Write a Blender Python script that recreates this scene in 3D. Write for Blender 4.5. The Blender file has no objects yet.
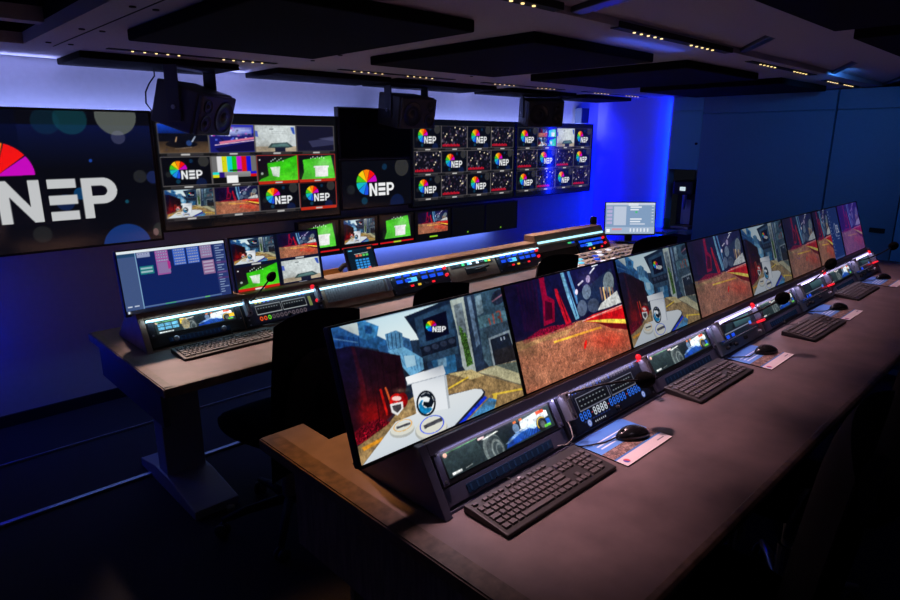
import bpy, bmesh, math, random
import numpy as np
from mathutils import Vector, Matrix

random.seed(4)
RNG = np.random.default_rng(7)
scene = bpy.context.scene
COL = scene.collection
R = math.radians

# ------------------------------------------------------------------ materials
MATS = {}
def lin(c):
    c = np.asarray(c, float) / 255.0
    return np.where(c <= 0.04045, c / 12.92, ((c + 0.055) / 1.055) ** 2.4)

def mat(name, rgb, rough=0.5, metal=0.0, emit=None, strength=1.0, spec=0.5, noise=0.0, nscale=40.0,
        bump=0.0, stretch=(1, 1, 1), coat=0.0):
    """Procedural principled material; colour varied by a noise, optional bump from the same noise."""
    if name in MATS:
        return MATS[name]
    m = bpy.data.materials.new(name)
    m.use_nodes = True
    nt = m.node_tree
    b = nt.nodes['Principled BSDF']
    b.inputs['Base Color'].default_value = (*rgb, 1)
    b.inputs['Roughness'].default_value = rough
    b.inputs['Metallic'].default_value = metal
    b.inputs['Specular IOR Level'].default_value = spec
    if coat:
        b.inputs['Coat Weight'].default_value = coat
        b.inputs['Coat Roughness'].default_value = 0.15
    if noise or bump:
        tc = nt.nodes.new('ShaderNodeTexCoord')
        mp = nt.nodes.new('ShaderNodeMapping')
        mp.inputs['Scale'].default_value = stretch
        nz = nt.nodes.new('ShaderNodeTexNoise')
        nz.inputs['Scale'].default_value = nscale
        nz.inputs['Detail'].default_value = 5
        nt.links.new(tc.outputs['Object'], mp.inputs['Vector'])
        nt.links.new(mp.outputs['Vector'], nz.inputs['Vector'])
        if noise:
            rp = nt.nodes.new('ShaderNodeValToRGB')
            rp.color_ramp.elements[0].position = 0.3
            rp.color_ramp.elements[1].position = 0.7
            rp.color_ramp.elements[0].color = (*[max(0, c * (1 - noise)) for c in rgb], 1)
            rp.color_ramp.elements[1].color = (*[min(1, c * (1 + noise)) for c in rgb], 1)
            nt.links.new(nz.outputs['Fac'], rp.inputs['Fac'])
            nt.links.new(rp.outputs['Color'], b.inputs['Base Color'])
        if bump:
            bp = nt.nodes.new('ShaderNodeBump')
            bp.inputs['Strength'].default_value = bump
            bp.inputs['Distance'].default_value = 0.002
            nt.links.new(nz.outputs['Fac'], bp.inputs['Height'])
            nt.links.new(bp.outputs['Normal'], b.inputs['Normal'])
    if emit is not None:
        b.inputs['Emission Color'].default_value = (*emit, 1)
        b.inputs['Emission Strength'].default_value = strength
    MATS[name] = m
    return m

def picture_mat(name, strength, rough=0.22, spec=0.5):
    """A lit screen: the picture is a colour attribute shown as emission under a glossy panel."""
    if name in MATS:
        return MATS[name]
    m = bpy.data.materials.new(name)
    m.use_nodes = True
    nt = m.node_tree
    b = nt.nodes['Principled BSDF']
    at = nt.nodes.new('ShaderNodeAttribute')
    at.attribute_name = 'picture'
    if strength > 0:
        b.inputs['Base Color'].default_value = (0.004, 0.004, 0.005, 1)
        nt.links.new(at.outputs['Color'], b.inputs['Emission Color'])
        b.inputs['Emission Strength'].default_value = strength
    else:
        nt.links.new(at.outputs['Color'], b.inputs['Base Color'])
    b.inputs['Roughness'].default_value = rough
    b.inputs['Specular IOR Level'].default_value = spec
    m.cycles.emission_sampling = 'NONE'
    MATS[name] = m
    return m

BLACK = mat('black_plastic', (0.012, 0.012, 0.014), 0.42)
BLACKM = mat('matt_black', (0.006, 0.006, 0.007), 0.8)
SCREENB = mat('dark_glass', (0.004, 0.004, 0.006), 0.16)
DESK = mat('desk_laminate', (0.150, 0.103, 0.105), 0.48, noise=0.22, nscale=9, bump=0.05)
BAND = mat('edge_banding', (0.105, 0.066, 0.050), 0.4, noise=0.5, nscale=30, stretch=(1, 1, 1))
WOODP = mat('dark_wood_panel', (0.13, 0.105, 0.10), 0.55, noise=0.5, nscale=14, stretch=(6, 6, 0.6))
NAVY = mat('navy_painted_metal', (0.095, 0.098, 0.165), 0.45, noise=0.06, nscale=60)
BROWNM = mat('brown_console_laminate', (0.26, 0.165, 0.11), 0.5, noise=0.2, nscale=20)
SLATE = mat('slate_panel', (0.17, 0.21, 0.25), 0.42)
DARKP = mat('dark_panel', (0.018, 0.020, 0.032), 0.4)
STEEL = mat('brushed_steel', (0.42, 0.42, 0.46), 0.32, metal=0.9)
ALU = mat('aluminium', (0.55, 0.57, 0.62), 0.3, metal=0.85)
HANDLE = mat('grey_handle', (0.32, 0.32, 0.39), 0.38, metal=0.3)
KEYM = mat('key_plastic', (0.085, 0.072, 0.074), 0.5)
KBODY = mat('keyboard_plastic', (0.022, 0.020, 0.021), 0.5)
MOUSEM = mat('mouse_plastic', (0.010, 0.010, 0.012), 0.22)
FOAM = mat('microphone_foam', (0.003, 0.003, 0.003), 1.0, spec=0.1, bump=0.8, nscale=400)
FABRIC = mat('chair_fabric', (0.004, 0.004, 0.006), 0.95, spec=0.15, noise=0.35, nscale=300, bump=0.5)
CHAIRP = mat('chair_plastic', (0.004, 0.004, 0.005), 0.6, spec=0.2)
SPKM = mat('speaker_cabinet', (0.045, 0.048, 0.055), 0.5, bump=0.15, nscale=150)
CONE = mat('speaker_cone', (0.022, 0.022, 0.024), 0.35)
CEILM = mat('ceiling_panel', (0.46, 0.42, 0.45), 0.85, noise=0.12, nscale=250, bump=0.35)
ACOU = mat('acoustic_foam', (0.007, 0.006, 0.007), 1.0, spec=0.1, bump=0.6, nscale=200)
WALLM = mat('wall_paint', (0.62, 0.62, 0.68), 0.6, noise=0.03, nscale=30, bump=0.05)
BLUEWALL = mat('wall_vinyl', (0.45, 0.45, 0.55), 0.5, bump=0.7, nscale=45)
FLOORM = mat('floor_carpet', (0.020, 0.018, 0.020), 0.95, noise=0.4, nscale=180, bump=0.8)
CABM = mat('cabinet_laminate', (0.12, 0.26, 0.36), 0.42, noise=0.05, nscale=80, bump=0.12)
TEALC = mat('teal_laminate', (0.16, 0.48, 0.46), 0.42)
COUNTER = mat('counter_top', (0.32, 0.32, 0.38), 0.4)
CABLE = mat('cable_rubber', (0.010, 0.010, 0.010), 0.5)
PALECABLE = mat('pale_cable', (0.16, 0.15, 0.15), 0.5)
REDL = mat('red_light', (0.5, 0.02, 0.03), 0.3, emit=(1.0, 0.015, 0.03), strength=0.85)
BLUEL = mat('blue_light', (0.01, 0.03, 0.2), 0.3, emit=(0.01, 0.09, 1.0), strength=0.75)
CYANL = mat('cyan_light', (0.1, 0.3, 0.4), 0.3, emit=(0.12, 0.68, 1.0), strength=0.9)
WHITEL = mat('white_light', (0.6, 0.6, 0.6), 0.3, emit=(0.8, 0.85, 1.0), strength=0.9)
YELL = mat('yellow_light', (0.4, 0.3, 0.02), 0.3, emit=(1.0, 0.62, 0.05), strength=0.7)
GREENL = mat('green_light', (0.02, 0.3, 0.1), 0.3, emit=(0.08, 0.85, 0.25), strength=0.7)
DIMB = mat('dim_button', (0.05, 0.05, 0.07), 0.35)
TASK = mat('task_strip_glow', (0.6, 0.8, 0.9), 0.3, emit=(0.42, 0.86, 1.0), strength=1.5)
STRIPF = mat('lilac_strip_glow', (0.6, 0.6, 0.8), 0.3, emit=(0.62, 0.55, 1.0), strength=0.75)
LEDD = mat('downlight_led', (0.8, 0.7, 0.4), 0.3, emit=(1.0, 0.72, 0.28), strength=1.6)
BRASS = mat('tan_bracket', (0.62, 0.34, 0.10), 0.4)
LCDG = mat('lcd_grey', (0.02, 0.03, 0.03), 0.2)

# ------------------------------------------------------------------ mesh building
class MB:
    def __init__(self):
        self.v = []; self.f = []
    def box(self, x0, x1, y0, y1, z0, z1):
        n = len(self.v)
        for z in (z0, z1):
            for y in (y0, y1):
                for x in (x0, x1):
                    self.v.append((x, y, z))
        for q in ((0, 2, 3, 1), (4, 5, 7, 6), (0, 1, 5, 4), (2, 6, 7, 3), (0, 4, 6, 2), (1, 3, 7, 5)):
            self.f.append(tuple(n + i for i in q))
        return self
    def taper(self, x0, x1, y0, y1, z0, z1, t):
        n = len(self.v)
        for z, k in ((z0, 0), (z1, t)):
            for y in (y0 + k, y1 - k):
                for x in (x0 + k, x1 - k):
                    self.v.append((x, y, z))
        for q in ((0, 2, 3, 1), (4, 5, 7, 6), (0, 1, 5, 4), (2, 6, 7, 3), (0, 4, 6, 2), (1, 3, 7, 5)):
            self.f.append(tuple(n + i for i in q))
        return self
    def prism(self, poly, a0, a1, axis='x'):
        """poly: 2D outline in the two other axes, extruded a0..a1 along axis."""
        n = len(self.v); k = len(poly)
        for a in (a0, a1):
            for p, q in poly:
                self.v.append({'x': (a, p, q), 'y': (p, a, q), 'z': (p, q, a)}[axis])
        self.f.append(tuple(n + i for i in range(k)))
        self.f.append(tuple(n + k + i for i in reversed(range(k))))
        for i in range(k):
            j = (i + 1) % k
            self.f.append((n + j, n + i, n + k + i, n + k + j))
        return self
    def lathe(self, prof, c=(0, 0, 0), axis='z', seg=20):
        """prof: list of (radius, height)."""
        n = len(self.v); m = len(prof)
        for r, h in prof:
            for s in range(seg):
                a = 2 * math.pi * s / seg
                p = (r * math.cos(a), r * math.sin(a), h)
                if axis == 'x': p = (p[2], p[0], p[1])
                if axis == 'y': p = (p[1], p[2], p[0])
                self.v.append((p[0] + c[0], p[1] + c[1], p[2] + c[2]))
        for i in range(m - 1):
            for s in range(seg):
                t = (s + 1) % seg
                self.f.append((n + i * seg + s, n + i * seg + t, n + (i + 1) * seg + t, n + (i + 1) * seg + s))
        self.f.append(tuple(n + s for s in reversed(range(seg))))
        self.f.append(tuple(n + (m - 1) * seg + s for s in range(seg)))
        return self
    def tube(self, pts, r, seg=8):
        pts = [Vector(p) for p in pts]
        n = len(self.v)
        rs = r if isinstance(r, (list, tuple)) else [r] * len(pts)
        up = Vector((0, 0, 1))
        for i, p in enumerate(pts):
            d = (pts[min(i + 1, len(pts) - 1)] - pts[max(i - 1, 0)]).normalized()
            a = d.cross(up)
            if a.length < 1e-3: a = d.cross(Vector((1, 0, 0)))
            a.normalize(); b = d.cross(a)
            for s in range(seg):
                t = 2 * math.pi * s / seg
                self.v.append(tuple(p + rs[i] * (math.cos(t) * a + math.sin(t) * b)))
        for i in range(len(pts) - 1):
            for s in range(seg):
                t = (s + 1) % seg
                self.f.append((n + i * seg + s, n + (i + 1) * seg + s, n + (i + 1) * seg + t, n + i * seg + t))
        self.f.append(tuple(n + s for s in range(seg)))
        self.f.append(tuple(n + (len(pts) - 1) * seg + s for s in reversed(range(seg))))
        return self
    def grid(self, P):
        """P: 2D list of points."""
        n = len(self.v); a = len(P); b = len(P[0])
        for row in P: self.v += [tuple(p) for p in row]
        for i in range(a - 1):
            for j in range(b - 1):
                self.f.append((n + i * b + j, n + i * b + j + 1, n + (i + 1) * b + j + 1, n + (i + 1) * b + j))
        return self
    def xform(self, M, start=0):
        self.v[start:] = [tuple(M @ Vector(p)) for p in self.v[start:]]
        return self

def obj(name, mb, m, parent=None, bevel=0.0, smooth=False, seg=2):
    me = bpy.data.meshes.new(name)
    me.from_pydata(mb.v, [], mb.f)
    bm = bmesh.new(); bm.from_mesh(me)
    bmesh.ops.recalc_face_normals(bm, faces=bm.faces)
    bm.to_mesh(me); bm.free()
    me.materials.append(m)
    if smooth:
        for p in me.polygons: p.use_smooth = True
    o = bpy.data.objects.new(name, me)
    COL.objects.link(o)
    if parent is not None: o.parent = parent
    if bevel:
        bv = o.modifiers.new('bevel', 'BEVEL')
        bv.width = bevel; bv.segments = seg; bv.limit_method = 'ANGLE'; bv.angle_limit = R(40)
    return o

def thing(name, label, cat, loc=(0, 0, 0), rot=(0, 0, 0), group=None):
    o = bpy.data.objects.new(name, None)
    COL.objects.link(o)
    o.location = loc; o.rotation_euler = rot
    o.empty_display_size = 0.05
    o['label'] = label; o['category'] = cat
    if group: o['group'] = group
    return o

def tag(o, label, cat, group=None):
    o['label'] = label; o['category'] = cat
    if group: o['group'] = group
    return o

def struct(name, mb, m, bevel=0.0):
    o = obj(name, mb, m, None, bevel)
    o['kind'] = 'structure'
    return o

def dup(root, loc, label, rot=None, group=None, scale=None):
    r = root.copy(); COL.objects.link(r)
    r.location = loc; r['label'] = label
    if rot is not None: r.rotation_euler = rot
    if group: r['group'] = group
    if scale: r.scale = scale
    for ch in list(root.children):
        c = ch.copy(); COL.objects.link(c); c.parent = r
        for g in ch.children:
            d = g.copy(); COL.objects.link(d); d.parent = c
    return r

# ------------------------------------------------------------------ screen painter
def homog(src):
    dst = [(0, 0), (1, 0), (1, 1), (0, 1)]
    A = []; b = []
    for (x, y), (u, v) in zip(src, dst):
        A.append([x, y, 1, 0, 0, 0, -u * x, -u * y]); b.append(u)
        A.append([0, 0, 0, x, y, 1, -v * x, -v * y]); b.append(v)
    h = np.linalg.solve(np.array(A, float), np.array(b, float))
    return np.append(h, 1).reshape(3, 3)

class Img:
    S = 2
    def __init__(self, w, h, bg=(0, 0, 0)):
        self.w, self.h = w, h
        self.a = np.empty((h * self.S, w * self.S, 3)); self.a[:] = bg
        self.M = None
    def _map(self, pts):
        P = np.array(pts, float)
        if self.M is not None:
            Q = np.c_[P, np.ones(len(P))] @ self.M.T
            P = Q[:, :2] / Q[:, 2:]
        return P * [self.a.shape[1], self.a.shape[0]]
    def mask(self, pts):
        P = self._map(pts)
        H, W = self.a.shape[:2]
        x0 = max(0, int(P[:, 0].min())); x1 = min(W, int(P[:, 0].max()) + 2)
        y0 = max(0, int(P[:, 1].min())); y1 = min(H, int(P[:, 1].max()) + 2)
        if x1 <= x0 or y1 <= y0: return None
        X, Y = np.meshgrid(np.arange(x0, x1) + 0.5, np.arange(y0, y1) + 0.5)
        ins = np.zeros(X.shape, bool)
        for i in range(len(P)):
            ax, ay = P[i]; bx, by = P[(i + 1) % len(P)]
            if ay == by: continue
            c = ((ay > Y) != (by > Y)) & (X < (bx - ax) * (Y - ay) / (by - ay) + ax)
            ins ^= c
        return (slice(y0, y1), slice(x0, x1)), ins
    def poly(self, pts, c, al=1.0, c2=None, speck=0.0):
        r = self.mask(pts)
        if r is None: return self
        sl, ins = r
        sub = self.a[sl]
        col = np.empty(sub.shape); col[:] = c
        if c2 is not None:                       # vertical blend from c to c2
            ys = np.where(ins.any(1))[0]
            if len(ys):
                t = np.clip((np.arange(sub.shape[0]) - ys[0]) / max(1, ys[-1] - ys[0]), 0, 1)[:, None, None]
                col = col * (1 - t) + np.array(c2, float) * t
        if speck:
            n = RNG.normal(1, speck, (sub.shape[0] // self.S + 1, sub.shape[1] // self.S + 1))
            n = np.kron(n, np.ones((self.S, self.S)))[:sub.shape[0], :sub.shape[1]]
            col = col * n[..., None]
        sub[ins] = sub[ins] * (1 - al) + col[ins] * al
        self.a[sl] = np.clip(sub, 0, 255)
        return self
    def rect(self, x0, y0, x1, y1, c, al=1.0, c2=None, speck=0.0):
        return self.poly([(x0, y0), (x1, y0), (x1, y1), (x0, y1)], c, al, c2, speck)
    def ell(self, cx, cy, rx, ry, c, al=1.0, a0=0, a1=360, ring=None, tilt=0):
        n = 40
        t = np.radians(np.linspace(a0, a1, n)); ct, st = math.cos(R(tilt)), math.sin(R(tilt))
        f = lambda k: [(cx + k * rx * np.cos(a) * ct - k * ry * np.sin(a) * st, cy + k * rx * np.cos(a) * st + k * ry * np.sin(a) * ct) for a in t]
        pts = f(1)
        if ring: pts = pts + f(1 - ring)[::-1]
        return self.poly(pts, c, al)
    def line(self, pts, w, c, al=1.0):
        for (ax, ay), (bx, by) in zip(pts[:-1], pts[1:]):
            d = math.hypot(bx - ax, by - ay) or 1
            nx, ny = -(by - ay) / d * w / 2, (bx - ax) / d * w / 2
            self.poly([(ax + nx, ay + ny), (bx + nx, by + ny), (bx - nx, by - ny), (ax - nx, ay - ny)], c, al)
        return self
    def paste(self, im, x0, y0, x1, y1):
        H, W = self.a.shape[:2]
        X0, X1, Y0, Y1 = int(x0 * W), int(x1 * W), int(y0 * H), int(y1 * H)
        h2, w2 = im.a.shape[:2]
        n = 3
        acc = 0
        for i in range(n):
            for j in range(n):
                yy = np.clip(((np.arange(Y1 - Y0) + (i + .5) / n) / (Y1 - Y0) * h2).astype(int), 0, h2 - 1)
                xx = np.clip(((np.arange(X1 - X0) + (j + .5) / n) / (X1 - X0) * w2).astype(int), 0, w2 - 1)
                acc = acc + im.a[np.ix_(yy, xx)]
        self.a[Y0:Y1, X0:X1] = acc / n / n
        return self
    def glow(self, cx, cy, rx, ry, c, al=.5):
        P = self._map([(cx, cy), (cx + rx, cy), (cx, cy + ry)])
        H, W = self.a.shape[:2]
        X, Y = np.meshgrid(np.arange(W) + .5, np.arange(H) + .5)
        A = np.array([P[1] - P[0], P[2] - P[0]]).T
        q = np.linalg.solve(A, np.stack([(X - P[0][0]).ravel(), (Y - P[0][1]).ravel()]))
        g = al * np.exp(-(q ** 2).sum(0) * 1.6).reshape(H, W, 1)
        self.a = self.a * (1 - g) + np.array(c, float) * g
        return self
    def grit(self, amp=.15, seed=3, scales=(6, 14, 30, 70), blur=0):
        r = np.random.default_rng(seed)
        H, W = self.a.shape[:2]
        n = 0
        for s_ in scales:
            g = r.normal(0, 1, (int(s_ * H / W) + 3, s_ + 3))
            yy = np.linspace(0, g.shape[0] - 1.01, H); xx = np.linspace(0, g.shape[1] - 1.01, W)
            i, j = yy.astype(int), xx.astype(int); fy, fx = (yy - i)[:, None], (xx - j)[None]
            n = n + (g[np.ix_(i, j)] * (1 - fy) * (1 - fx) + g[np.ix_(i + 1, j)] * fy * (1 - fx) + g[np.ix_(i, j + 1)] * (1 - fy) * fx + g[np.ix_(i + 1, j + 1)] * fy * fx)
        self.a = np.clip(self.a * (1 + amp * n[..., None] / len(scales) ** .5), 0, 255)
        for _ in range(blur):
            b = np.pad(self.a, ((1, 1), (1, 1), (0, 0)), 'edge')
            self.a = (b[:-2, 1:-1] + b[2:, 1:-1] + b[1:-1, :-2] + b[1:-1, 2:] + 2 * b[1:-1, 1:-1]) / 6
        return self
    def small(self):
        return self.a.reshape(self.h, self.S, self.w, self.S, 3).mean((1, 3))

SCREEN_CACHE = {}
def screen(name, key, im, w, h, m, parent, z=0.0012, x=0.0, y=0.0):
    """Picture surface: grid in the local XY plane, x centred, y from 0 up, colours from the painted picture."""
    k = (key, round(w, 4), round(h, 4), round(z, 4), m.name, round(x, 4), round(y, 4))
    if k not in SCREEN_CACHE:
        A = lin(im.small())
        H, W = A.shape[:2]
        xs = np.linspace(-w / 2, w / 2, W) + x; ys = np.linspace(h, 0, H) + y
        V = np.empty((H, W, 3)); V[..., 0] = xs[None]; V[..., 1] = ys[:, None]; V[..., 2] = z
        i = np.arange(H * W).reshape(H, W)
        F = np.stack([i[1:, :-1], i[1:, 1:], i[:-1, 1:], i[:-1, :-1]], -1).reshape(-1, 4)
        me = bpy.data.meshes.new(name)
        me.vertices.add(H * W); me.vertices.foreach_set('co', V.reshape(-1))
        me.loops.add(F.size); me.loops.foreach_set('vertex_index', F.reshape(-1))
        me.polygons.add(len(F))
        me.polygons.foreach_set('loop_start', np.arange(0, F.size, 4))
        me.update(calc_edges=True)
        at = me.color_attributes.new('picture', 'FLOAT_COLOR', 'POINT')
        at.data.foreach_set('color', np.c_[A.reshape(-1, 3), np.ones(H * W)].astype(np.float32).reshape(-1))
        me.materials.append(m)
        SCREEN_CACHE[k] = me
    o = bpy.data.objects.new(name, SCREEN_CACHE[k])
    COL.objects.link(o); o.parent = parent
    return o

WHEEL = [(18, 54, (245, 20, 20)), (54, 90, (200, 10, 190)), (-18, 18, (255, 130, 10)), (-54, -18, (250, 205, 20)),
         (-90, -54, (70, 200, 30)), (-126, -90, (20, 190, 190)), (-162, -126, (30, 140, 235)), (-198, -162, (30, 80, 225))]
def logo(im, cx, cy, r, asp, letters=(238, 240, 242)):
    """Colour wheel with the three letters, r in units of picture height, asp = width / height."""
    for a0, a1, c in WHEEL:
        t = np.radians(np.linspace(a0 + 1.2, a1 - 1.2, 14))
        im.poly([(cx, cy)] + [(cx + r * math.sin(a) / asp, cy - r * math.cos(a)) for a in t], c)
    def P(pts):
        return [(cx + r * x / asp, cy + r * y) for x, y in pts]
    t0, t1 = 0.10, 1.12
    bg = (10, 10, 16)
    im.poly(P([(0.16, 0.0), (1.0, 0.0), (1.0, 1.2), (0.10, 1.2)]), bg)
    im.poly(P([(.25, t0), (.47, t0), (.80, .72), (.80, t0), (1.02, t0), (1.02, t1), (.80, t1), (.47, .50), (.47, t1), (.25, t1)]), letters)
    for a in (t0, .485, .87):
        im.poly(P([(1.16, a), (1.86, a), (1.86, a + .25), (1.16, a + .25)]), letters)
    im.poly(P([(2.0, t0), (2.22, t0), (2.22, t1), (2.0, t1)]), letters)
    th = np.linspace(-math.pi / 2, math.pi / 2, 16)
    im.poly(P([(2.0, t0)] + [(2.40 + .36 * math.cos(a), t0 + .34 + .34 * math.sin(a)) for a in th] + [(2.0, t0 + .68)]), letters)
    im.poly(P([(2.22, t0 + .2)] + [(2.40 + .15 * math.cos(a), t0 + .34 + .14 * math.sin(a)) for a in th] + [(2.22, t0 + .48)]), bg)

def pic_street(w=320, h=180):
    im = Img(w, h, (34, 44, 60))
    im.M = homog([(35, 139), (573, 20.5), (647, 368), (129.5, 578)])
    p = im.poly
    p([(35, 139), (573, 20), (600, 200), (60, 300)], (42, 62, 88))
    p([(100, 128), (420, 58), (420, 100), (330, 140), (330, 180), (200, 190), (150, 150)], (205, 228, 236), c2=(228, 238, 238))
    # left blue building
    p([(35, 139), (140, 116), (188, 136), (182, 165), (215, 182), (215, 215), (120, 196), (46, 208)], (52, 112, 168))
    p([(62, 134), (122, 122), (126, 165), (98, 152)], (215, 228, 222))
    p([(120, 122), (140, 116), (188, 136), (182, 168), (150, 180), (128, 170)], (70, 140, 190))
    p([(142, 130), (168, 138), (165, 160), (146, 158)], (40, 92, 150))
    p([(52, 160), (120, 172), (122, 196), (46, 200)], (34, 88, 145))
    for k in range(5):
        im.line([(60 + k * 16, 168), (64 + k * 16, 200)], 3, (22, 58, 105))
    im.line([(42, 172), (122, 186)], 3, (120, 170, 205))
    # blue containers
    p([(188, 202), (225, 190), (260, 225), (262, 240), (190, 220)], (44, 86, 130))
    p([(207, 162), (242, 150), (262, 160), (266, 205), (218, 212)], (96, 150, 190))
    for k in range(4):
        im.line([(214 + k * 13, 160), (220 + k * 12, 208)], 2.5, (38, 74, 110))
    p([(262, 170), (285, 178), (296, 228), (268, 210)], (58, 104, 150))
    p([(215, 214), (268, 204), (325, 240), (330, 275), (290, 300), (258, 262)], (118, 176, 210))
    for k in range(7):
        im.line([(232 + k * 14, 214 + k * 4), (262 + k * 10, 262 + k * 4)], 2, (72, 122, 165))
    p([(266, 232), (300, 230), (305, 262), (275, 270)], (170, 205, 222))
    # red container
    p([(45, 207), (100, 196), (255, 230), (274, 330), (262, 385), (205, 440), (120, 482), (108, 500)], (30, 14, 30), c2=(56, 14, 22))
    p([(100, 198), (112, 200), (148, 340), (162, 455), (140, 470), (128, 330)], (66, 16, 26))
    p([(45, 207), (100, 196), (130, 330), (140, 465), (112, 490)], (24, 14, 36), .6)
    for k in range(6):
        im.line([(128 + k * 22, 206 + k * 5), (160 + k * 18, 420 - k * 14)], 4, (28, 10, 18), .8)
    im.glow(170, 420, 60, 70, (170, 20, 22), .75); im.glow(135, 380, 16, 90, (120, 20, 26), .6)
    im.line([(176, 330), (190, 440)], 3, (60, 12, 18)); im.line([(206, 322), (216, 420)], 3, (70, 14, 20))
    p([(108, 470), (150, 440), (190, 428), (222, 440), (226, 470), (116, 512)], (112, 14, 32), speck=.4)
    # centre building
    p([(268, 108), (412, 54), (424, 70), (452, 270), (400, 290), (345, 300), (335, 230), (306, 165)], (40, 62, 88))
    p([(268, 108), (412, 54), (416, 66), (300, 112), (308, 165)], (24, 40, 66))
    p([(300, 112), (420, 68), (428, 175), (318, 205)], (48, 76, 104))
    p([(326, 118), (400, 92), (410, 165), (338, 188)], (10, 12, 38))
    logo(im, 353, 139, 17, 1.0)
    p([(318, 206), (430, 172), (434, 204), (326, 236)], (22, 30, 48))
    for k in range(4):
        im.ell(340 + k * 26, 212 - k * 8, 11, 9, (52, 62, 84))
    p([(326, 236), (436, 204), (440, 228), (335, 252)], (60, 88, 112))
    p([(352, 250), (428, 230), (434, 284), (400, 294), (372, 296)], (52, 112, 152))
    p([(372, 246), (400, 240), (402, 268), (376, 274)], (130, 170, 190))
    # right hand buildings
    p([(412, 60), (455, 48), (500, 290), (470, 300), (452, 268), (436, 160)], (176, 186, 180))
    p([(424, 75), (450, 66), (470, 180), (440, 170)], (112, 124, 132))
    for pts in ([(446, 168), (462, 160), (486, 262), (466, 272)], [(440, 140), (452, 150), (462, 220), (450, 200)]):
        p(pts, (70, 108, 44), speck=.45)
    p([(455, 48), (488, 40), (524, 282), (496, 296)], (44, 58, 80))
    p([(466, 50), (478, 46), (508, 200), (496, 210)], (104, 126, 150))
    p([(488, 40), (575, 20), (646, 300), (600, 272), (536, 272), (520, 250)], (66, 96, 116), c2=(84, 104, 112))
    p([(492, 50), (510, 40), (520, 100), (500, 110)], (136, 160, 172))
    p([(500, 115), (600, 90), (606, 125), (508, 150)], (104, 142, 152))
    im.ell(566, 52, 20, 26, (40, 46, 66), tilt=30)
    im.line([(546, 66), (584, 40)], 5, (160, 110, 130))
    for pts in ([(535, 118), (542, 140)], [(548, 104), (554, 136)], [(558, 100), (570, 96), (574, 112), (564, 116), (576, 120), (578, 134), (566, 138)]):
        im.line(pts, 5, (196, 92, 70))
    p([(522, 150), (612, 120), (640, 250), (560, 290)], (72, 88, 100))
    p([(534, 182), (602, 156), (636, 258), (552, 280)], (170, 180, 184))
    p([(540, 187), (598, 166), (628, 252), (556, 270)], (30, 34, 46))
    p([(552, 222), (612, 205), (626, 250), (558, 266)], (46, 40, 42))
    im.line([(574, 180), (576, 190)], 4, (190, 195, 205)); im.line([(584, 177), (586, 187)], 4, (190, 195, 205))
    # ground
    p([(120, 515), (215, 448), (268, 380), (400, 296), (500, 288), (540, 272), (646, 250), (660, 372), (128, 580)], (158, 132, 92), speck=.09)
    p([(500, 290), (560, 268), (640, 300), (648, 330), (620, 330), (560, 304)], (190, 184, 150), speck=.06)
    p([(536, 272), (636, 256), (642, 300), (560, 270)], (112, 122, 112), speck=.08)
    im.line([(505, 292), (648, 336)], 4, (120, 112, 96))
    p([(392, 300), (470, 285), (500, 295), (440, 330), (400, 345)], (128, 108, 76), speck=.1)
    p([(404, 292), (480, 280), (520, 300), (480, 312)], (196, 178, 130), speck=.12)
    im.line([(398, 344), (470, 304)], 5, (226, 192, 70))
    im.line([(546, 362), (655, 344)], 6, (228, 196, 76)); im.line([(556, 362), (546, 420)], 12, (230, 200, 80))
    p([(132, 520), (200, 486), (196, 500), (140, 530)], (228, 160, 50))
    p([(440, 470), (536, 372), (560, 378), (552, 410), (500, 445)], (64, 150, 226), c2=(90, 150, 190), speck=.08)
    for k in range(16): im.glow(140 + 520 * RNG.random(), 300 + 190 * RNG.random(), 26, 9, [(110, 92, 66), (206, 184, 140)][k % 2], .4)
    # helmet with shield, cones
    im.line([(192, 335), (214, 418)], 7, (200, 30, 24)); im.line([(208, 330), (232, 400)], 6, (232, 110, 60))
    im.ell(243, 376, 22, 26, (215, 26, 22)); im.ell(262, 372, 16, 24, (150, 12, 16))
    im.ell(243, 366, 15, 7, (245, 210, 205))
    p([(222, 384), (262, 376), (264, 398), (246, 420), (228, 410)], (232, 232, 232))
    p([(228, 389), (257, 383), (258, 398), (246, 412), (233, 404)], (70, 66, 70))
    # table
    p([(130, 580), (240, 445), (300, 420), (400, 360), (480, 344), (514, 342), (524, 352), (520, 366), (430, 466), (400, 476)], (40, 44, 62))
    im.line([(432, 466), (526, 368)], 10, (26, 62, 214))
    p([(132, 580), (240, 440), (300, 418), (385, 366), (490, 342), (512, 344), (518, 354), (512, 364), (424, 458), (300, 512)], (224, 228, 230), c2=(212, 220, 226))
    # pedestal and swirl
    p([(290, 322), (392, 294), (408, 402), (306, 418)], (230, 234, 238))
    p([(392, 294), (400, 296), (412, 400), (406, 404)], (186, 192, 198))
    p([(271, 300), (390, 264), (398, 290), (390, 298), (278, 324)], (242, 244, 246))
    im.line([(276, 324), (392, 296)], 3, (176, 182, 190))
    im.ell(336, 384, 31, 41, (16, 22, 32)); im.ell(336, 384, 25, 34, (240, 244, 246))
    p([(336, 350), (352, 356), (361, 380), (354, 396), (340, 398), (326, 390), (328, 378), (344, 380), (348, 368), (336, 362), (320, 366), (316, 360)], (18, 30, 44))
    p([(332, 418), (316, 410), (312, 388), (320, 374), (328, 372), (322, 386), (332, 398), (352, 398), (356, 402), (346, 414)], (30, 150, 205))
    im.ell(336, 384, 31, 41, (12, 22, 36), ring=.16)
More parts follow.
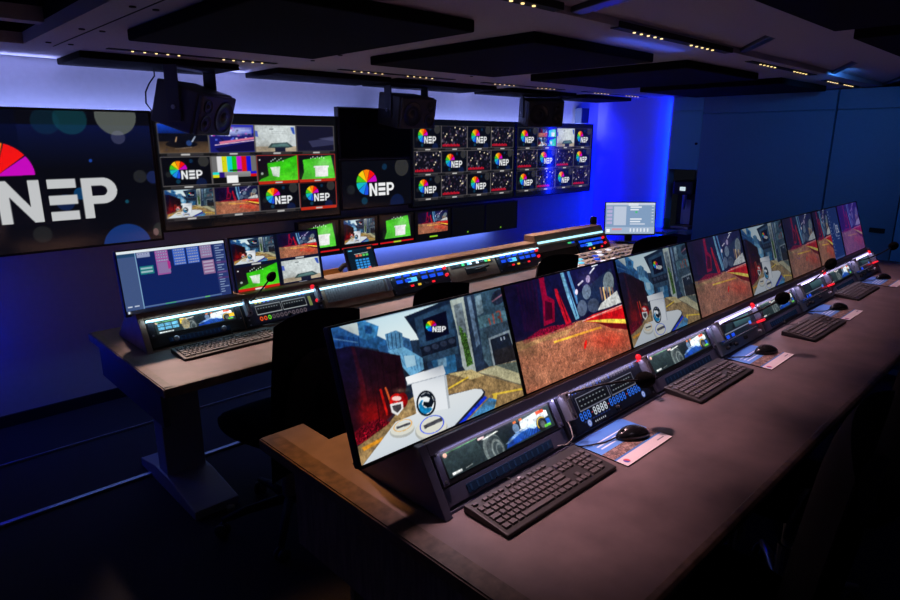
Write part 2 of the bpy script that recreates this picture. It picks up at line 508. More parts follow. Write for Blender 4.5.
    # discs
    for cx, cy, rx, ry, c in ((260, 462, 40, 22, (240, 170, 60)), (352, 462, 52, 36, (60, 90, 228))):
        im.ell(cx, cy + 6, rx, ry, (190, 192, 188), tilt=-14)
        im.ell(cx, cy, rx * .95, ry * .9, (222, 222, 212), tilt=-14)
        im.ell(cx + 2, cy - 10, rx * .78, ry * .78, c, tilt=-22, ring=.10)
        im.line([(cx - rx * .45, cy - 2), (cx + rx * .65, cy - ry * .75)], ry * .34, (84, 84, 92))
    im.glow(60, 240, 110, 130, (16, 22, 70), .45); im.glow(560, 140, 90, 150, (30, 50, 74), .35); im.glow(380, 250, 70, 60, (24, 36, 60), .35)
    t_ = im.a.copy(); im.grit(.17, 5, (10, 40, 90, 160), 1)
    lum = t_.mean(2, keepdims=True) / 255; w_ = np.clip((lum - .5) / .3, 0, 1); im.a = im.a * (1 - w_) + t_ * w_
    im.a = 255 * (np.clip(im.a, 0, 255) / 255) ** 1.18
    return im

def pic_gravel(w=320, h=180):
    im = Img(w, h, (20, 20, 56))
    im.M = homog([(24, 107), (487, 8), (563, 380), (128, 572)])
    p = im.poly
    p([(24, 107), (487, 8), (563, 300), (70, 350)], (22, 22, 62), c2=(22, 20, 40))
    p([(24, 107), (150, 80), (200, 280), (80, 350)], (22, 16, 44), .9)
    for x in range(6):
        p([(80 + x * 16, 95 - x * 3), (88 + x * 16, 93 - x * 3), (130 + x * 12, 300), (120 + x * 12, 305)], (60, 14, 48), .55)
    p([(178, 74), (200, 70), (214, 150), (246, 170), (248, 262), (202, 282), (196, 180)], (150, 16, 56))
    p([(206, 172), (236, 182), (238, 250), (208, 258)], (70, 10, 36))
    p([(246, 122), (256, 122), (318, 266), (296, 278), (250, 150)], (186, 30, 52))
    im.line([(262, 140), (304, 262)], 4, (90, 10, 30))
    p([(268, 52), (282, 50), (352, 248), (336, 256), (300, 160)], (120, 170, 198))
    p([(296, 46), (306, 44), (350, 180), (340, 190)], (84, 130, 176))
    im.line([(284, 52), (340, 240)], 4, (44, 74, 120))
    p([(340, 150), (480, 40), (500, 140), (350, 250)], (30, 42, 70))
    for cx, cy, rx, ry, c in ((380, 138, 18, 32, (112, 128, 148)), (362, 206, 20, 34, (86, 98, 120)), (408, 196, 24, 30, (66, 76, 98)), (470, 100, 22, 44, (120, 132, 140))):
        im.ell(cx, cy, rx, ry, c)
    im.ell(386, 84, 9, 16, (240, 220, 250)); im.ell(338, 138, 6, 12, (225, 205, 240))
    im.line([(344, 110), (366, 90)], 7, (240, 235, 248)); im.line([(392, 62), (412, 36)], 6, (230, 232, 245)); im.line([(400, 32), (425, 24)], 5, (215, 225, 240))
    for k in range(5):
        im.line([(436 + k * 12, 120), (446 + k * 12, 176)], 6, (214, 180, 130) if k % 2 else (120, 96, 92))
    p([(426, 218), (440, 188), (504, 136), (522, 186), (470, 206)], (206, 208, 206))
    # ground
    p([(74, 352), (200, 316), (340, 262), (372, 256), (545, 270), (565, 384), (126, 576)], (168, 116, 92), c2=(150, 96, 76), speck=.2)
    p([(110, 344), (190, 292), (235, 280), (330, 270), (344, 258), (320, 290), (220, 320), (120, 356)], (122, 18, 48), speck=.45)
    p([(74, 352), (210, 316), (340, 268), (300, 320), (200, 345), (90, 390)], (170, 140, 96), .6, speck=.2)
    p([(370, 330), (450, 282), (542, 282), (566, 384), (440, 440), (330, 420)], (206, 62, 46), .0, speck=.2)
    # flag and line
    p([(362, 262), (402, 236), (526, 194), (545, 276), (500, 290), (420, 270)], (182, 26, 34))
    p([(400, 240), (524, 200), (526, 210), (404, 248)], (226, 90, 84))
    p([(368, 262), (470, 254), (542, 256), (545, 274), (470, 270)], (234, 216, 96))
    p([(420, 268), (545, 276), (548, 300), (480, 292)], (84, 14, 24))
    im.line([(244, 350), (440, 288)], 9, (224, 176, 76))
    im.line([(362, 262), (524, 196)], 3, (230, 200, 190))
    im.ell(376, 360, 5, 20, (210, 30, 30), tilt=10)
    im.glow(470, 340, 110, 60, (214, 60, 44), .55); im.glow(120, 380, 80, 40, (120, 100, 70), .4); im.glow(200, 500, 160, 60, (196, 160, 130), .25)
    im.glow(110, 200, 110, 140, (12, 10, 40), .6); im.glow(385, 84, 40, 40, (120, 110, 170), .4)
    for k in range(60): im.glow(100 + 440 * RNG.random(), 290 + 250 * RNG.random(), 10, 4, [(90, 60, 46), (224, 170, 140)][k % 2], .35)
    im.grit(.15, 8, (10, 40, 90, 160), 1)
    g_ = im.a.mean(2, keepdims=True); im.a = np.clip(255 * (np.clip(g_ + (im.a - g_) * 1.15, 0, 255) / 255) ** 1.06, 0, 255)
    return im

def pic_logo(w=120, h=68, cx=.33, cy=.44, r=.31, bokeh=1):
    im = Img(w, h, (9, 10, 18))
    asp = w / h
    for x, y, q, c in ((.86, .16, .2, (58, 58, 56)), (.60, .14, .07, (16, 52, 84)), (.12, .6, .1, (34, 38, 40)), (.30, .86, .08, (16, 64, 88)), (.78, .96, .2, (16, 30, 72))):
        im.ell(x, y, q / asp, q, c, .8 * bokeh)
    logo(im, cx, cy, r, asp)
    return im

def pic_green(w=120, h=68, dark=1):
    im = Img(w, h, (22, 14, 26))
    im.poly([(.24, .30), (.60, .22), (1, 0), (1, 1), (0, 1), (.08, .9), (.26, .80)], (48, 190, 20), c2=(66, 200, 30))
    im.poly([(.24, .80), (1, .62), (1, 1), (.06, 1)], (84, 214, 40), .7)
    for k in range(7): im.ell(.34 + k * .05, .22 - (k % 3) * .05, .012, .03, (220, 230, 230))
    im.ell(.06, .16, .02, .03, (230, 230, 230)); im.ell(.1, .7, .03, .05, (200, 200, 210))
    im.poly([(.30, .46), (.56, .44), (.55, .52), (.52, .86), (.36, .80), (.33, .54)], (238, 240, 240))
    return im

def pic_green2(w=120, h=68):
    im = Img(w, h, (16, 16, 22))
    im.poly([(.12, .20), (.90, .04), (.98, .70), (1, 1), (.06, 1), (.14, .7)], (60, 196, 30), c2=(88, 210, 60))
    for k in range(7): im.ell(.34 + k * .06, .14 - (k % 2) * .05, .012, .03, (225, 235, 235))
    im.rect(.44, .52, .80, .92, (240, 240, 240)); im.rect(.41, .46, .83, .54, (248, 248, 248))
    return im

def pic_studio(w=120, h=68):
    im = Img(w, h, (196, 204, 204))
    im.rect(0, .8, 1, 1, (176, 160, 136))
    im.poly([(.28, .86), (.38, .68), (.78, .64), (.92, .82), (.80, .86)], (44, 66, 70))
    im.poly([(.42, .72), (.76, .70), (.84, .80), (.36, .82)], (74, 112, 112))
    im.rect(.46, .84, .72, 1, (18, 22, 44))
    im.rect(.35, .12, .45, .16, (110, 118, 120)); im.rect(.40, .22, .75, .24, (160, 168, 170)); im.rect(.40, .28, .75, .30, (164, 170, 172))
    im.poly([(.88, .05), (.97, .06), (.99, .34), (.93, .3), (.90, .16)], (40, 78, 190))
    im.poly([(0, .2), (.06, .22), (.07, .44), (0, .42)], (80, 100, 190))
    return im

def pic_car(w=120, h=68):
    im = Img(w, h, (30, 26, 28))
    im.rect(0, 0, 1, .34, (20, 70, 200), c2=(10, 30, 90))
    im.rect(0, .32, 1, .6, (10, 12, 24)); im.rect(0, .6, 1, 1, (52, 40, 32), c2=(104, 80, 58))
    im.ell(.45, .7, .32, .13, (8, 10, 20)); im.ell(.6, .66, .06, .1, (40, 70, 130))
    im.rect(.64, .16, .76, .25, (235, 240, 245))
    im.line([(.66, .62), (.74, .42)], .035, (200, 215, 240)); im.line([(.33, .62), (.36, .44)], .025, (190, 150, 110))
    im.line([(.3, .86), (.66, .8)], .02, (150, 130, 110))
    return im

def pic_stadium(w=120, h=68):
    im = Img(w, h, (24, 26, 110))
    im.rect(0, 0, 1, .3, (40, 50, 190)); im.rect(.05, .06, .98, .16, (60, 60, 160))
    for k in range(26):
        im.rect(.05 + RNG.random() * .9, .02 + RNG.random() * .4, .07 + RNG.random() * .9, .06 + RNG.random() * .3, (190, 200, 240), .25)
        x, y = RNG.random() * .9, .03 + RNG.random() * .5
        im.rect(x, y, x + .05, y + .06, [(230, 235, 250), (180, 50, 160), (90, 120, 250), (20, 20, 60)][k % 4], .8)
    im.poly([(.2, .62), (1, .44), (1, .52), (.22, .7)], (220, 120, 150)); im.poly([(.1, .86), (1, .6), (1, .95), (.2, 1)], (16, 14, 60))
    im.line([(.1, .74), (1, .56)], .03, (240, 200, 220))
    return im

def pic_bars(w=120, h=68):
    im = Img(w, h, (14, 14, 16))
    cs = [(110, 110, 110), (225, 225, 225), (215, 215, 20), (20, 210, 210), (20, 200, 20), (205, 20, 205), (215, 20, 20), (20, 20, 205), (110, 110, 110)]
    for k, c in enumerate(cs): im.rect(k / 9, 0, (k + 1) / 9, .58, c)
    im.rect(0, .58, .14, .68, (20, 220, 220)); im.rect(0, .68, .14, .78, (220, 220, 20)); im.rect(.14, .58, .86, .78, (150, 150, 150), c2=(120, 120, 120)); im.rect(.14, .58, .26, .78, (40, 20, 120))
    im.rect(.86, .58, 1, .68, (20, 20, 210)); im.rect(.86, .68, 1, .78, (215, 20, 20))
    im.rect(.30, .72, .56, 1, (245, 245, 245)); im.rect(.38, .50, .66, .55, (30, 40, 30))
    return im

def pic_crowd(w=120, h=68, seed=1):
    im = Img(w, h, (16, 15, 24))
    r = np.random.default_rng(seed)
    for k in range(60):
        x, y, q = r.random(), r.random() * .85, .01 + .025 * r.random()
        im.ell(x, y, q, q * 1.8, [(90, 84, 110), (150, 140, 150), (60, 60, 100), (70, 40, 60)][k % 4], .6)
    for k in range(7):
        im.ell(r.random(), r.random() * .7, .022, .04, (240, 225, 190))
    for k in range(11):
        x = .03 + k * .062
        im.rect(x, .84 - .03 * (k % 2), x + .05, .94, (200, 22, 44))
    im.line([(.02, .93), (.74, .93)], .02, (150, 14, 30))
    return im

def pic_dark(w=120, h=68):
    im = Img(w, h, (22, 22, 44))
    im.poly([(.3, .6), (1, .45), (1, .75), (.4, .85)], (70, 72, 110), .6)
    im.poly([(.55, .5), (1, .4), (1, .6)], (96, 98, 134), .5)
    return im

def pic_race(w=260, h=46, boxes=False):
    """Wide rack display: grey tyre on the left, white and blue racing car on the right."""
    im = Img(w, h, (40, 54, 56))
    im.rect(0, 0, 1, 1, (46, 62, 64), c2=(30, 40, 44))
    im.poly([(.28, 0), (.62, 0), (.6, 1), (.34, 1)], (24, 34, 38))
    im.ell(.40, .70, .085, .62, (96, 108, 108)); im.ell(.415, .76, .075, .56, (52, 62, 66)); im.ell(.43, .80, .05, .44, (112, 122, 122), ring=.25); im.ell(.445, .86, .032, .3, (92, 102, 104), ring=.3)
    im.line([(.34, .2), (.48, .12)], .05, (236, 238, 232))
    im.poly([(.50, .95), (.55, .62), (.72, .50), (.80, .42), (.97, .55), (.97, .82), (.85, .9)], (36, 96, 196), c2=(20, 60, 160))
    im.poly([(.62, .42), (.70, .15), (.90, .05), (.97, .2), (.97, .45), (.84, .55), (.70, .60)], (224, 232, 238))
    im.poly([(.57, .38), (.62, .18), (.69, .15), (.68, .46), (.60, .58)], (22, 30, 44)); im.ell(.64, .36, .03, .2, (96, 120, 150))
    for k in range(6):
        im.line([(.52 + k * .02, .78 - k * .05), (.57 + k * .03, .7 - k * .03)], .04, (130, 165, 214))
        im.line([(.66 + k * .03, .9), (.72 + k * .025, .62)], .010, (12, 34, 100))
    im.poly([(.74, .55), (.90, .38), (.93, .5), (.80, .72)], (190, 215, 240))
    im.ell(.88, .66, .052, .32, (26, 28, 30)); im.ell(.885, .66, .05, .30, (226, 180, 40), ring=.16, a0=150, a1=320); im.ell(.89, .7, .025, .16, (84, 90, 92))
    im.rect(.86, .08, .94, .22, (224, 74, 40)); im.rect(.63, .05, .66, .15, (230, 110, 50)); im.rect(.69, .05, .72, .15, (230, 110, 50))
    im.rect(.90, .76, .965, .88, (96, 186, 60)); im.rect(.30, .06, .36, .15, (235, 200, 200))
    im.rect(.03, .84, .11, .93, (225, 228, 226)); im.line([(.02, .06), (.30, .03)], .03, (90, 160, 90))
    im.ell(.025, .12, .016, .09, (240, 180, 160))
    im.line([(.14, .9), (.2, .86)], .02, (180, 186, 184))
    if boxes:
        for i in range(3):
            for j in range(2): im.rect(.03 + i * .085, .2 + j * .28, .105 + i * .085, .42 + j * .28, (96, 170, 206))
        im.rect(.30, .1, .38, .5, (224, 190, 60)); im.rect(.02, .04, .26, .12, (70, 150, 90)); im.rect(.03, .84, .2, .92, (225, 235, 235))
        im.ell(.36, .55, .05, .4, (140, 130, 100)); im.rect(.92, .4, .99, .7, (232, 178, 40))
    im.glow(.36, .45, .05, .5, (120, 130, 130), .35); im.glow(.80, .35, .10, .3, (235, 242, 248), .45); im.glow(.72, .75, .08, .22, (60, 130, 220), .4); im.glow(.55, .6, .03, .3, (14, 20, 30), .5)
    im.grit(.16, 6, (20, 60, 130), 2)
    return im

def pic_software(w=240, h=136):
    im = Img(w, h, (16, 34, 92))
    im.rect(0, 0, 1, .045, (222, 232, 236))
    im.rect(0, .045, .16, 1, (64, 84, 128)); im.rect(0, .045, .16, .10, (30, 66, 104))
    im.rect(.155, .045, .163, 1, (120, 160, 196))
    cols = [(.17, .05, .13, (140, 150, 185)), (.33, .05, .44, (150, 80, 150)), (.49, .05, .32, (50, 92, 190)), (.62, .05, .32, (50, 92, 190)), (.75, .05, .26, (140, 110, 150))]
    for x, y0, y1, c in cols:
        im.rect(x, y0, x + .115, y1, c)
        for k in range(int((y1 - y0) / .045)):
            im.rect(x + .01, y0 + .012 + k * .045, x + .105, y0 + .034 + k * .045, (170, 176, 204), .8)
            for q in range(4): im.rect(x + .014 + q * .023, y0 + .016 + k * .045, x + .028 + q * .023, y0 + .03 + k * .045, (80, 84, 130), .7)
    im.rect(.18, .27, .30, .40, (24, 116, 122))
    for k in range(2): im.rect(.185, .29 + k * .055, .29, .32 + k * .055, (180, 200, 206), .8)
    im.rect(.34, .24, .45, .42, (136, 110, 160)); im.rect(.43, .24, .455, .36, (168, 44, 130))
    im.rect(.755, .30, .87, .54, (136, 100, 140))
    for k in range(4): im.rect(.765, .315 + k * .055, .86, .345 + k * .055, (180, 170, 196), .8)
    im.rect(.885, .045, 1, .94, (40, 56, 110))
    for k in range(20):
        im.rect(.9, .07 + k * .042, .9 + .03 + .06 * RNG.random(), .085 + k * .042, (140, 160, 196), .9)
    for k in (.35, .52, .62): im.rect(.885, k, 1, k + .035, (96, 50, 110), .6)
    im.rect(.16, .905, .9, .93, (78, 104, 150)); im.rect(.35, .908, .45, .925, (60, 150, 110)); im.rect(.73, .908, .78, .925, (90, 180, 90))
    im.rect(.0, .94, 1, 1, (8, 14, 46))
    for k in range(9): im.rect(.015 + k * .032, .95, .033 + k * .032, .985, [(210, 225, 235), (60, 160, 90), (225, 225, 225), (70, 150, 220)][k % 4])
    im.rect(.02, .87, .06, .89, (200, 210, 225)); im.rect(.08, .87, .12, .89, (190, 200, 220))
    return im

def pic_settings(w=150, h=100):
    im = Img(w, h, (128, 156, 190))
    im.rect(0, 0, 1, .08, (196, 206, 226)); im.rect(.46, .02, .66, .1, (220, 228, 238))
    im.rect(.17, .12, .42, .72, (186, 198, 218))
    for k in range(5): im.rect(.03, .12 + k * .12, .14, .20 + k * .12, (178, 172, 214))
    for y in (.12, .20, .50, .58):
        im.rect(.5, y, .5 + .14 + .1 * RNG.random(), y + .045, (226, 232, 240))
    im.rect(.60, .27, .645, .33, (70, 190, 120)); im.rect(.5, .66, .8, .70, (200, 210, 226))
    im.rect(0, .78, 1, 1, (160, 180, 206)); im.rect(.03, .84, .1, .95, (245, 248, 250)); im.rect(.14, .82, .34, .88, (210, 150, 160))
    for k in range(6): im.rect(.5 + k * .07, .82, .53 + k * .07, .93, (226, 232, 240))
    for k in range(6): im.rect(.93, .1 + k * .1, .97, .13 + k * .1, (200, 214, 230))
    return im

def pic_keypad(w=64, h=90):
    im = Img(w, h, (8, 26, 40))
    im.rect(0, 0, 1, .1, (14, 34, 50)); im.rect(.06, .05, .2, .1, (90, 170, 210)); im.rect(.8, .02, .95, .09, (224, 90, 40))
    for k, c in enumerate([(214, 90, 70), (220, 120, 80), (90, 190, 90), (80, 190, 90)]): im.rect(.3 + k * .13, .26, .40 + k * .13, .36, c)
    im.line([(.25, .24), (.8, .22)], .02, (190, 210, 210))
    for i in range(4):
        for j in range(4): im.rect(.24 + i * .14, .46 + j * .11, .35 + i * .14, .54 + j * .11, (50, 146, 224))
    im.rect(.24, .86, .38, .93, (230, 160, 50)); im.rect(.68, .82, .78, .9, (226, 80, 80))
    return im

def pic_bigscreen(w=360, h=204):
    im = Img(w, h, (8, 9, 18))
    asp = w / h
    im.rect(0, .1, 1, .42, (12, 22, 74), .7, c2=(8, 9, 18)); im.rect(.1, 0, .5, .3, (4, 8, 30), .5)
    for x, y, q, c, al in ((.865, .03, .145, (92, 98, 92), .85), (.69, .06, .11, (18, 84, 92), .5), (.60, .08, .09, (14, 64, 84), .35), (.865, .19, .05, (120, 120, 150), .35),
                           (.745, .36, .012, (30, 70, 160), .9), (.69, .6, .045, (12, 70, 120), .8), (.63, .66, .06, (18, 40, 90), .7), (.99, .5, .05, (30, 44, 100), .7), (.935, .49, .05, (40, 42, 44), .8),
                           (.868, .68, .014, (20, 76, 96), .9), (.85, 1.03, .175, (20, 52, 118), .95), (.53, .88, .06, (34, 36, 38), .8), (.995, .92, .055, (40, 46, 44), .8), (.3, .2, .2, (20, 30, 60), .6), (.1, .8, .15, (40, 40, 60), .6)):
        im.ell(x, y, q / asp, q, c, al)
    im.ell(.975, .94, .012, .03, (150, 110, 110), .6)
    # wheel and letters, read from the photograph onto the display
    cx, cy, r = .405, .455, .235
    for a0, a1, c in WHEEL:
        t = np.radians(np.linspace(a0 + 1, a1 - 1, 16))
        im.poly([(cx, cy)] + [(cx + r * math.sin(a) / asp, cy - r * math.cos(a)) for a in t], c)
    L = (196, 198, 200)
    t0, t1 = .487, .79
    im.rect(.385, t0 - .012, .57, t1 + .02, (10, 10, 20))
    im.poly([(.398, t0), (.432, t0), (.506, .68), (.506, t0), (.545, t0), (.545, t1), (.512, t1), (.437, .60), (.437, t1), (.398, t1)], L)
    for a in (t0, .605, .722): im.rect(.572, a, .676, a + .068, L)
    im.rect(.696, t0, .733, t1, L)
    th = np.linspace(-math.pi / 2, math.pi / 2, 24)
    im.poly([(.696, t0)] + [(.775 + .058 * math.cos(a), t0 + .098 + .098 * math.sin(a)) for a in th] + [(.696, t0 + .196)], L)
    im.poly([(.733, t0 + .06)] + [(.772 + .022 * math.cos(a), t0 + .098 + .038 * math.sin(a)) for a in th] + [(.733, t0 + .136)], (10, 10, 22))
    return im

def multiview(tiles, nx, ny, w, h, x0=.015, y0=.09, x1=.985, y1=.925, gx=.008, cap=.028, reds=(), frame=(96, 92, 92)):
    im = Img(w, h, (10, 11, 16))
    cw, chh = (x1 - x0) / nx, (y1 - y0) / ny
    for k, t in enumerate(tiles):
        i, j = k % nx, k // nx
        a, b = x0 + i * cw + gx / 2, x0 + (i + 1) * cw - gx / 2
        c, d = y0 + j * chh + .004, y0 + (j + 1) * chh - cap - .006
        red = k in reds
        im.rect(a - .004, c - .006, b + .004, d + .006, (170, 50, 40) if red else frame, .9)
        im.paste(t, a, c, b, d)
        m = (a + b) / 2
        im.rect(a, d + .004, b, d + cap, (190, 44, 24) if red else (52, 50, 52))
        im.rect(a, d + .006, a + .03, d + cap - .002, (24, 24, 26)) if not red else None
        im.rect(b - .03, d + .006, b, d + cap - .002, (24, 24, 26)) if not red else None
        im.rect(m - .022, d + .008, m + .022, d + cap - .006, (190, 188, 186))
    return im

STREET, GRAVEL = pic_street(), pic_gravel()
def soft(im, seed):
    im.glow(.7, .4, .3, .4, np.clip(im.a[im.a.shape[0] // 2, int(im.a.shape[1] * .8)] * 1.25, 0, 255), .3)
    im.glow(.2, .9, .3, .3, im.a[-6, 20] * .55, .4)
    return im.grit(.07, seed, (6, 20, 50), 1)
LOGO, GREEN, GREEN2, STUDIO, CAR, STADIUM, BARS, DARKT = pic_logo(), pic_green(), pic_green2(), pic_studio(), pic_car(), pic_stadium(), pic_bars(), pic_dark()
CROWD = [pic_crowd(seed=s) for s in range(3)]
for k_, im_ in enumerate((GREEN, GREEN2, STUDIO, CAR)): soft(im_, 20 + k_)
SCR = picture_mat('screen_picture', 1.0)
SCR_WALL = picture_mat('wall_screen_picture', 0.95, rough=0.12)
SCR_DIM = picture_mat('dim_screen_picture', 0.62)
SCR_DIMMER = picture_mat('dimmer_screen_picture', 0.48)
PRINT = picture_mat('printed_picture', 0.0, rough=0.45)
PANELP = picture_mat('panel_picture', 1.0, rough=0.3)

# ------------------------------------------------------------------ the room
XE = 6.33      # end wall
YB = 4.13      # video wall
ZC = 2.03      # ceiling underside
def prop(o, **k):
    for a, b in k.items(): o[a] = b
    return o
struct('floor', MB().box(-0.6, 7.0, -1.6, YB + .15, -0.1, 0.0), FLOORM)
struct('wall_back', MB().box(-0.6, XE + .6, YB, YB + .12, 0.0, 2.30), WALLM)
struct('wall_right', MB().box(XE, XE + .12, 3.215, YB, 0.0, 2.30), BLUEWALL)
struct('wall_alcove', MB().box(XE + .62, XE + .74, -1.6, 3.215, 0.0, 2.30), WALLM)
struct('wall_left', MB().box(-0.72, -0.6, -1.6, YB + .12, 0.0, 2.30), WALLM)
struct('wall_front', MB().box(-0.6, 7.0, -1.72, -1.6, 0.0, 2.30), WALLM)
# ceiling: two slabs either side of the raised cable channel, with the access recess cut out at the left
c = MB()
c.box(0.72, 7.0, 1.43, YB - .02, ZC, ZC + .05)
c.box(-0.6, 0.72, 3.59, YB - .02, ZC, ZC + .05)
c.box(-0.6, 7.0, -1.6, 1.11, ZC, ZC + .05)
c.box(-0.6, 0.10, 1.11, 3.59, ZC, ZC + .05)
c.box(0.10, 0.72, 1.11, 1.43, ZC, ZC + .05)
struct('ceiling', c, CEILM)
c = MB()
c.box(0.72, 7.0, 1.10, 1.44, ZC + .03, ZC + .049)
struct('ceiling_channel', c, CEILM)
c = MB()
c.box(0.06, 0.76, 1.40, 3.63, ZC + .26, ZC + .28)
c.box(0.06, 0.10, 1.40, 3.63, ZC + .05, ZC + .26); c.box(0.72, 0.76, 1.40, 3.63, ZC + .05, ZC + .26)
c.box(0.10, 0.72, 3.59, 3.63, ZC + .05, ZC + .26); c.box(0.10, 0.72, 1.40, 1.44, ZC + .05, ZC + .26)
struct('ceiling_recess', c, ACOU)
struct('ceiling_beam', MB().box(0.10, 0.72, 3.16, 3.24, ZC + .04, ZC + .10), CEILM)
struct('ceiling_seam', MB().box(0.835, 0.84, 1.45, 3.58, ZC - .002, ZC + .001), BLACKM)
for i, x in enumerate((1.95, 3.28, 4.72, 6.05)):
    sk = (.06, .22, .34, .4)[i]
    o = tag(obj('channel_crossbar', MB().prism([(x - sk - .035, 1.112), (x - sk + .035, 1.112), (x + sk + .035, 1.428), (x + sk - .035, 1.428)], ZC + .008, ZC + .029, 'z'), DARKP, None, .004),
        ['dark bar across the ceiling channel, the one nearest the camera', 'second dark bar across the ceiling channel, above the third front monitor',
         'third dark bar across the ceiling channel, above the sixth front monitor', 'last dark bar across the ceiling channel, by the end wall'][i], 'ceiling bar', 'bars across the ceiling channel')
b = MB()
for x, y in ((.80, 2.35), (.875, 2.35), (.80, 2.95), (.875, 2.95), (.79, 3.45), (.88, 3.45), (.5, 3.72), (.42, 3.95), (2.02, 3.2), (2.0, 2.9), (3.3, 3.2), (3.28, 2.2)):
    b.lathe([(.012, ZC - .004), (.012, ZC + .001)], (x, y, 0), seg=8)
struct('ceiling_bolt', b, BLACKM)
struct('trim_1', MB().box(-0.6, 6.3, 2.994, 3.006, 0, .012).box(-0.6, 6.3, 3.014, 3.022, 0, .009), ALU)
struct('trim_2', MB().box(-0.6, 6.3, 3.596, 3.606, 0, .012), ALU)
struct('baseboard_back', MB().box(-0.6, XE, YB - .015, YB, 0, .07), DARKP)

# acoustic panels under the ceiling
def acoustic(x0, x1, y0, y1, label, z=1.985):
    t = tag(obj('acoustic_panel', MB().box(x0, x1, y0, y1, z, ZC - .001), ACOU, None, .006), label, 'acoustic panel', 'black acoustic ceiling panels')
    return t
for i, (a, b_) in enumerate(((.93, 1.79), (2.14, 3.12), (3.49, 4.52), (4.94, 5.97))):
    acoustic(a, b_, 1.72, 2.83, 'black acoustic ceiling panel of the middle row, ' + ['nearest the camera above the first desk monitor', 'second along, above the centre speaker side', 'third along, toward the end wall', 'last along, beside the end wall'][i])
for i, (a, b_) in enumerate(((.96, 1.80), (2.05, 2.94), (3.00, 4.06), (4.24, 5.20), (5.36, 6.20))):
    acoustic(a, b_, 3.64, 4.08, 'narrow black acoustic ceiling panel along the video wall, ' + ['above the left speaker', 'between the left and centre speakers', 'right of the centre speaker', 'above the right speaker', 'in the blue corner'][i], 1.995)
for i, (a, b_) in enumerate(((1.40, 2.73), (2.98, 4.05), (4.30, 5.5))):
    acoustic(a, b_, -0.5, .79, 'black acoustic ceiling panel above the front desk seats, ' + ['largest in view at top right', 'second from the camera at right edge', 'farthest, by the end wall'][i])

# downlight strips: a slot with two clusters of five small lamps, and a real lamp for the light it gives
def downlight(x0, x1, y, label, clusters):
    t = thing('downlight_strip', label, 'ceiling light', ((x0 + x1) / 2, y, ZC), group='downlight strips in the ceiling')
    hw = (x1 - x0) / 2
    obj('slot_housing', MB().box(-hw, hw, -.022, .022, -.004, .02), BLACKM, t)
    for cx in clusters:
        for k in range(5):
            obj('led_lamp', MB().lathe([(.0062, -.008), (.0062, -.003)], (cx - (x0 + x1) / 2 + (k - 2) * .057, 0, 0), seg=10), LEDD, t)
    return t
far_x = [(1.04, 1.94, (1.27, 1.74)), (2.38, 3.39, (2.61, 3.06)), (3.70, 4.75, (3.96, 4.50)), (5.05, 6.2, (5.36, 5.92))]
for i, (a, b_, cl) in enumerate(far_x):
    downlight(a, b_, 3.47, 'downlight strip along the video wall, ' + ['above the left speaker', 'above the centre speaker', 'above the right speaker', 'nearest the blue corner'][i], cl)
near_x = [(.95, 1.87, (1.16, 1.62)), (2.30, 3.37, (2.56, 3.07)), (3.80, 4.92, (4.09, 4.66)), (5.38, 6.25, (5.6, 6.02))]
for i, (a, b_, cl) in enumerate(near_x):
    downlight(a, b_, (1.40, 1.445, 1.51, 1.575)[i], 'downlight strip over the front desk monitors, ' + ['first from the camera at the picture top', 'second from the camera in the blue glow', 'third from the camera', 'fourth from the camera by the end wall'][i], cl)

def lamp(name, kind, loc, energy, color, rot=(0, 0, 0), **k):
    l = bpy.data.lights.new(name, kind)
    l.energy = energy; l.color = color
    for a, b in k.items(): setattr(l, a, b)
    o = bpy.data.objects.new(name, l)
    COL.objects.link(o)
    o.location = loc; o.rotation_euler = rot
    return o
def aim(o, target):
    d = Vector(target) - o.location
    o.rotation_euler = d.to_track_quat('-Z', 'Y').to_euler()
WARM = (1.0, .60, .64)
for cx, e in ((1.2, 130), (1.74, 125), (2.36, 110), (2.92, 90), (3.4, 60), (3.9, 52), (4.45, 44), (4.9, 30)):
    l = lamp('downlight_lamp', 'SPOT', (cx, 1.46, ZC - .012), e, WARM, spot_size=R(40), spot_blend=1.0, shadow_soft_size=.05)
    aim(l, (cx - .02, .95, .74))
l = lamp('downlight_lamp', 'SPOT', (1.0, 1.47, ZC - .012), 72, (1.0, .46, .13), spot_size=R(32), spot_blend=1.0, shadow_soft_size=.03)
aim(l, (.92, 1.34, .74))
for x, e in ((1.06, 260), (1.86, 200), (2.45, 200), (3.28, 170), (3.78, 170), (4.68, 80)):
    l = lamp('downlight_lamp', 'SPOT', (x, 3.46, ZC - .012), e, (1.0, .68, .55), spot_size=R(40 if x < 1.5 else 50), spot_blend=.95, shadow_soft_size=.05)
    aim(l, (x, 2.40, .74))
for x in (1.2, 2.5, 3.8):  # added unseen row without strips, lifts the light on the console fronts
    l = lamp('downlight_lamp', 'SPOT', (x, -.53, ZC - .012), 7, (.85, .75, 1.0), spot_size=R(40), spot_blend=1.0, shadow_soft_size=.05)
    aim(l, (x + .2, 1.12, .98))
